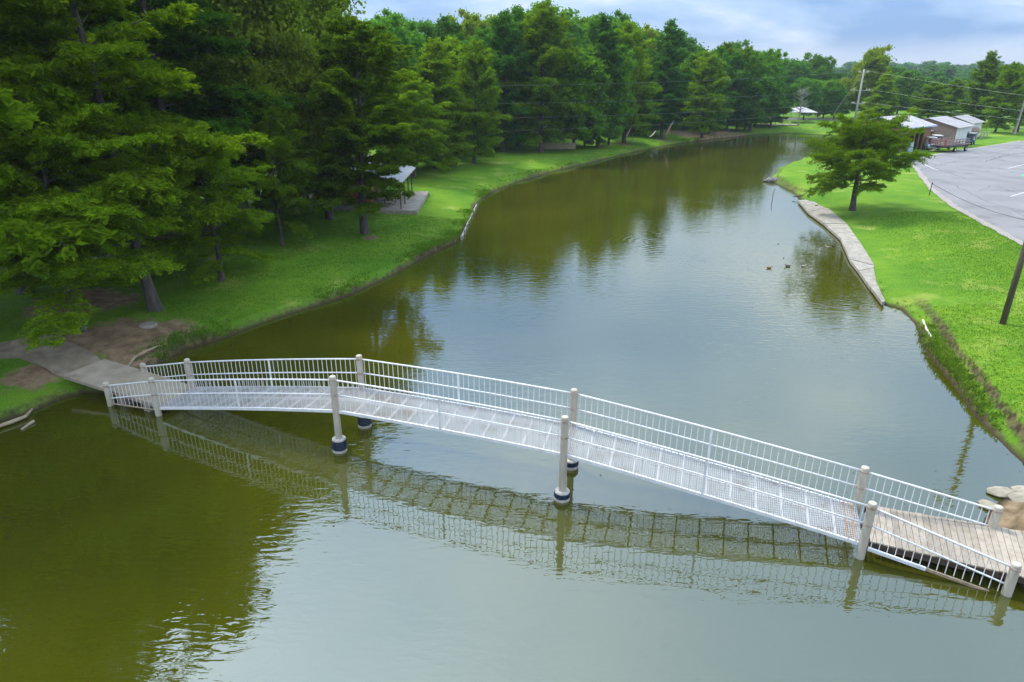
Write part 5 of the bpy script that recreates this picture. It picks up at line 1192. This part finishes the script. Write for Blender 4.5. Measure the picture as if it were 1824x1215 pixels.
# dark car behind the flag
c = px(1198, 219, 1.1); car = thing('parked_car', 'dark car parked on the camp road right of the flag pine', 'car', c); w = lambda x, y, z: c + Vector((x, y, z)); mb = MB(); pr = [(-2.1, .35), (-2.1, .85), (-1.6, .98), (-1.0, 1.45), (.6, 1.45), (1.2, .98), (2.1, .85), (2.15, .35)]; n = len(pr)
mb.add([w(x, -.85, z) for x, z in pr] + [w(x, .85, z) for x, z in pr], [tuple(range(n)), tuple(reversed(range(n, 2 * n)))] + [(i, i + n, (i + 1) % n + n, (i + 1) % n) for i in range(n)]); mb.build('body', M['black'], car); bxw(car, w, -.95, .6, -.87, -.853, 1.0, 1.38, 'window', M['glass'])
for x in (-1.3, 1.3):
    for y in (-.8, .8): wheel(car, w(x, y, .32), (0, 1, 0), .32, .2)

# planter, flags, hammock
p = px(998, 266, 1.05); plt = thing('wooden_planter', 'low tan board fence on the shaded lawn beside the thick pine', 'fence', p)
for k in range(5): mb = MB(); mb.box(p + Vector((-2.8 + k * 1.15, 0, .5)), (1.1, .06, .95)); mb.build('panel', M['dead_wood'], plt)
for k in range(6): mb = MB(); mb.box(p + Vector((-3.38 + k * 1.15, -.06, .55)), (.1, .1, 1.15)); mb.build('post', M['plank'], plt)
def flag(pfoot, top, tilt, w_, h_, lab, striped, side):
    t = thing('flag', lab, 'flag', pfoot); mb = MB(); tip = pfoot + Vector((tilt, 0, top)); mb.tube([pfoot + Vector((0, 0, top - 1.6)), tip], .03, 6); mb.build('staff', M['cap_white'], t)
    o = pfoot + Vector((0, 0, top - 1.6)); d = (tip - o).normalized(); hang = Vector((side * .35, 0, -1)).normalized(); cloth = None
    for k in range(7 if striped else 3):
        n = 7 if striped else 3; mb = MB(); a0, a1 = k / n, (k + 1) / n
        f = lambda u, v: tip - d * (h_ * (a0 + (a1 - a0) * v)) + hang * (w_ * u) + Vector((0, .06 * math.sin(u * 7 + 2 * v), 0))
        mb.sheet(f, 8, 1); mb.build('stripe', M['flag_red'] if k % 2 == 0 else M['flag_white'], t)
    if striped:
        mb = MB(); f = lambda u, v: tip - d * (h_ * .55 * v) + hang * (w_ * .42 * u) + Vector((0, .06 * math.sin(u * .42 * 7) - .03, 0)); mb.sheet(f, 4, 2); mb.build('canton', M['flag_blue'], t)
        mb = MB()
        for i in range(4):
            for j in range(3):
                c_ = f((i + .5) / 4, (j + .5) / 3) + Vector((0, -.02, 0)); mb.add([c_ + Vector((math.cos(a_ * 1.2566) * .04, 0, math.sin(a_ * 1.2566) * .04)) for a_ in range(5)], [(0, 1, 2, 3, 4)])
        mb.build('stars', M['flag_white'], t)
fp = px(1178, 248, 1.0)
flag(fp + Vector((.9, -.5, 0)), 3.4, 1.0, 1.9, 1.5, 'striped red and white flag with blue corner hanging beside the tall dark pine', True, -1)
flag(px(1110, 256, 1.0) + Vector((.3, -.5, 0)), 2.9, .9, 1.4, .9, 'small red and white flag at the foot of the red barked pine', False, -1)
for (x, y, h, lab) in ((1126, 254, 1.7, 'thin white post standing on the lawn right of the small flag'), (1193, 239, 2.4, 'thin white post beside the striped flag')):
    p = gpx(x, y); mb = MB(); mb.tube([p, p + Vector((0, 0, h)), p + Vector((0, 0, h + .05))], [.06, .06, .02], 7); single(mb, 'lawn_post', M['cap_white'], lab, 'post')
a, b = px(1143, 249, 1.0) + Vector((0, 0, 1.2)), px(1172, 248, 1.0) + Vector((0, 0, 1.5)); hm_ = thing('hammock', 'pale hammock slung low between trunks left of the flag pine', 'hammock', px(1157, 249, 1.0)); mb = MB()
mb.sheet(lambda u, v: a.lerp(b, .18 + .64 * u) + Vector((0, (v - .5) * .9 * math.sin(math.pi * (.1 + .8 * u)), -.9 * math.sin(math.pi * u) + .25 * abs(v - .5))), 12, 4); mb.build('sling', M['camper_white'], hm_)
mb = MB(); mb.tube([a, a.lerp(b, .18)], .015, 4); mb.tube([b, a.lerp(b, .82)], .015, 4); mb.build('rope', M['dead_grey'], hm_)

# ------------------------------------------------------------------ small things on shore and water
def blob(mb, c, s_, rng, n=8, m_=6):
    vs = []; c = Vector(c)
    for i in range(1, m_):
        th = math.pi * i / m_
        for k in range(n):
            ph = 2 * math.pi * k / n; r_ = 1 + rng.uniform(-.18, .18); vs.append(c + Vector((s_[0] * math.sin(th) * math.cos(ph) * r_, s_[1] * math.sin(th) * math.sin(ph) * r_, s_[2] * math.cos(th) * r_)))
    t_, b_ = c + Vector((0, 0, s_[2])), c - Vector((0, 0, s_[2])); vs += [t_, b_]; T = len(vs) - 2
    fs = [((i) * n + k, (i + 1) * n + k, (i + 1) * n + (k + 1) % n, i * n + (k + 1) % n) for i in range(m_ - 2) for k in range(n)]
    fs += [(T, k, (k + 1) % n) for k in range(n)] + [(T + 1, (m_ - 2) * n + (k + 1) % n, (m_ - 2) * n + k) for k in range(n)]
    mb.add(vs, fs)
rr = random.Random(12)
ROCKS = [((16.3, 18.9), .42, 'flat pale rock at the water behind the last far bridge post'), ((17.1, 19.0), .38, 'mossy rock beside the flat pale rock'), ((15.4, 18.2), .30, 'small rock between the last far post and the water'), ((18.0, 18.9), .4, 'rock at the right edge by the blue pipe'),
         ((14.25, 13.95), .32, 'rounded rock under the near end of the plank ramp'), ((13.9, 13.75), .22, 'small stone under the plank ramp end'), ((16.7, 18.3), .5, 'broad pale slab rock on the sandy bank')]
for (xy, s_, lab) in ROCKS:
    mb = MB(); blob(mb, (xy[0], xy[1], max(.03, gzz(*xy)) + s_ * .03), (s_ * rr.uniform(1, 1.3), s_ * rr.uniform(.8, 1.1), s_ * .22), rr); single(mb, 'rock', M['rock'], lab, 'rock', 'rocks at the right bridge landing', True)
p = px(1372, 322, .15); mb = MB(); blob(mb, p + Vector((.3, .2, 0)), (1.1, .7, .38), rr); single(mb, 'rock', M['stone'], 'grey flat boulder at the tip of the grassy point', 'rock', None, True)
mb = MB(); a, b = px(1644, 570, .45), px(1656, 613, .06); a.z = max(a.z, gzz(a.x, a.y) + .1); mc = a.lerp(b, .5); mc.z = max(mc.z, gzz(mc.x, mc.y) + .1); b.z = max(b.z, gzz(b.x, b.y) + .05); mb.tube([a, mc, b], [.05, .055, .05], 8); single(mb, 'drain_pipe', M['pipe_white'], 'thin white pipe lying on the right bank slope into the water', 'pipe')
mb = MB(); a = Vector((17.4, 18.3, .55)); mb.tube([a, a + Vector((.9, .05, .12))], .05, 8); single(mb, 'blue_pipe', M['pipe_blue'], 'pale blue pipe end between the rocks at the right edge', 'pipe')
mb = MB(); a = px(1376, 356, 0); mb.tube([a - Vector((0, 0, .3)), a + Vector((-.03, 0, .6)), a + Vector((.08, 0, 1.25))], [.045, .035, .02], 6); single(mb, 'stick', M['dark_wood'], 'dark stick poking upright out of the water off the grassy point', 'stick')
mb = MB(); a = px(1418, 352, .15); mb.tube([a + Vector((-.4, -.2, .1)), a + Vector((.6, -.2, .25)), a + Vector((1.0, -.3, .7))], [.06, .05, .02], 6); mb.tube([a + Vector((.2, -.2, .2)), a + Vector((.4, -.6, .05))], [.04, .01], 5); single(mb, 'snag', M['dark_wood'], 'dark driftwood snag at the far tip of the concrete walk', 'driftwood')
mb = MB(); L_ = [(225, 660), (240, 640), (262, 628), (285, 618)]; mb.tube([gpx(x, y) + Vector((0, 0, .08)) for x, y in L_], [.05, .07, .07, .03], 7); single(mb, 'tree_root', M['dead_wood'], 'curved pale root on the dirt just above the bridge entry', 'root')
mb = MB(); L_ = [(-10, 762), (20, 752), (45, 742), (58, 728)]; mb.tube([px(x, y, .12) for x, y in L_], [.06, .08, .07, .03], 7); single(mb, 'fallen_branch', M['dead_wood'], 'pale fallen branch at the water edge in the left foreground', 'branch')
mb = MB(); mb.tube([px(38, 765, .03), px(60, 750, .06)], [.05, .06], 7); single(mb, 'floating_log', M['dead_wood'], 'short log floating just off the fallen branch', 'log')
p = gpx(264, 580); mb = MB(); lathe(mb, p, [(.42, p.z - .05), (.44, p.z + .05), (.40, p.z + .075)], 14); single(mb, 'access_cover', M['concrete_old'], 'small round pale concrete cover set in the worn dirt', 'cover')
def duck(pxy, ang, m_, lab, s_=1.0):
    b = px(pxy[0], pxy[1], 0); X = Vector((math.cos(ang), math.sin(ang), 0)); Y = Vector((-X.y, X.x, 0)); s_ *= .62; t = thing('duck', lab, 'duck', b, 'ducks on the water')
    def ell(prof, nm, m2, sy=1.0):
        mb = MB(); n = 10; vs = []
        for x, z, r_ in prof:
            for k in range(n): a_ = 2 * math.pi * k / n; vs.append(b + (X * x + Y * (r_ * sy * math.cos(a_)) + Vector((0, 0, z + r_ * math.sin(a_)))) * s_)
        mb.add(vs, [(i * n + k, (i + 1) * n + k, (i + 1) * n + (k + 1) % n, i * n + (k + 1) % n) for i in range(len(prof) - 1) for k in range(n)] + [tuple(range(n)), tuple(reversed(range((len(prof) - 1) * n, len(prof) * n)))])
        mb.build(nm, m2, t, smooth=True)
    ell([(-.33, .14, .005), (-.26, .12, .04), (-.15, .07, .09), (0, .05, .12), (.12, .06, .105), (.19, .10, .07), (.215, .17, .045), (.22, .19, .042), (.25, .215, .052), (.285, .215, .046), (.32, .205, .02)], 'body', m_, 1.1)
    ell([(.315, .2, .018), (.35, .195, .016), (.37, .19, .006)], 'bill', M['bill'], 1.5)
duck((1370, 478), .2, M['duck_brown'], 'brown duck farthest left of the group on the pond', 1.15); duck((1403, 475), 3.0, M['duck_dark'], 'dark duck swimming in the middle of the group', 1.15); duck((1431, 475), .1, M['duck_pale'], 'pale duck in the tree reflection', 1.1)
duck((1474, 441), 2.6, M['duck_pale'], 'pale duck nearer the concrete walk', 1.0); duck((1485, 439), .3, M['duck_dark'], 'dark duck next to the concrete walk', 1.0); duck((1396, 460), 1.0, M['duck_dark'], 'tiny dark duckling left of the group', .5); duck((1386, 435), 1.0, M['duck_dark'], 'tiny dark duckling farthest from the walk', .5)
duck((1453, 372), .3, M['duck_brown'], 'brown duck resting at the far end of the concrete walk', 1.0)
bpy.data.objects[-1 if False else [o.name for o in bpy.data.objects if o.get('label') == 'brown duck resting at the far end of the concrete walk'][0]].location.z = .29

# leaf litter adrift near the shores
rng_ = np.random.RandomState(21); k = 260; P = np.column_stack([rng_.uniform(-20, 24, k * 4), rng_.uniform(9, 60, k * 4)]); dd_ = np.minimum(pl_dist(P, LP), pl_dist(P, RP)); P = P[inside(P, POLY) & (rng_.rand(len(P)) < np.exp(-dd_ / 2.2) + .05)][:k]
a_ = rng_.uniform(0, 6.28, len(P)); w0 = rng_.uniform(.02, .05, len(P)); cs_, sn_ = np.cos(a_) * w0, np.sin(a_) * w0; C = np.column_stack([P, np.full(len(P), .012)])
Vq = np.stack([C + np.column_stack([cs_, sn_, 0 * cs_]), C + np.column_stack([-sn_ * .5, cs_ * .5, 0 * cs_ + .004]), C - np.column_stack([cs_, sn_, 0 * cs_]), C + np.column_stack([sn_ * .5, -cs_ * .5, 0 * cs_ + .004])], 1).reshape(-1, 3)
lf = bpy.data.objects.new('floating_leaves', np_mesh('floating_leaves', Vq, np.arange(4 * len(P)).reshape(-1, 4), M['dark_wood'])); COL.objects.link(lf); lf['kind'] = 'stuff'; tag(lf, 'small fallen leaves floating on the pond near the shores', 'leaves')

# ------------------------------------------------------------------ haze
HAZE = True
if HAZE:
    hz = MB(); hz.hexa([(-420, -150, -2.5), (1300, -150, -2.5), (1300, 1100, -2.5), (-420, 1100, -2.5)], [(-420, -150, 36), (1300, -150, 36), (1300, 1100, 36), (-420, 1100, 36)])
    mt = bpy.data.materials.new('haze'); mt.use_nodes = True; N = mt.node_tree.nodes; N.clear(); v = N.new('ShaderNodeVolumePrincipled'); v.inputs['Density'].default_value = 0.00018; v.inputs['Color'].default_value = (.75, .88, 1.0, 1); o = N.new('ShaderNodeOutputMaterial'); mt.node_tree.links.new(v.outputs[0], o.inputs['Volume'])
    ho = hz.build('haze', mt); ho['kind'] = 'stuff'; tag(ho, 'thin pale summer haze over the whole valley', 'haze')
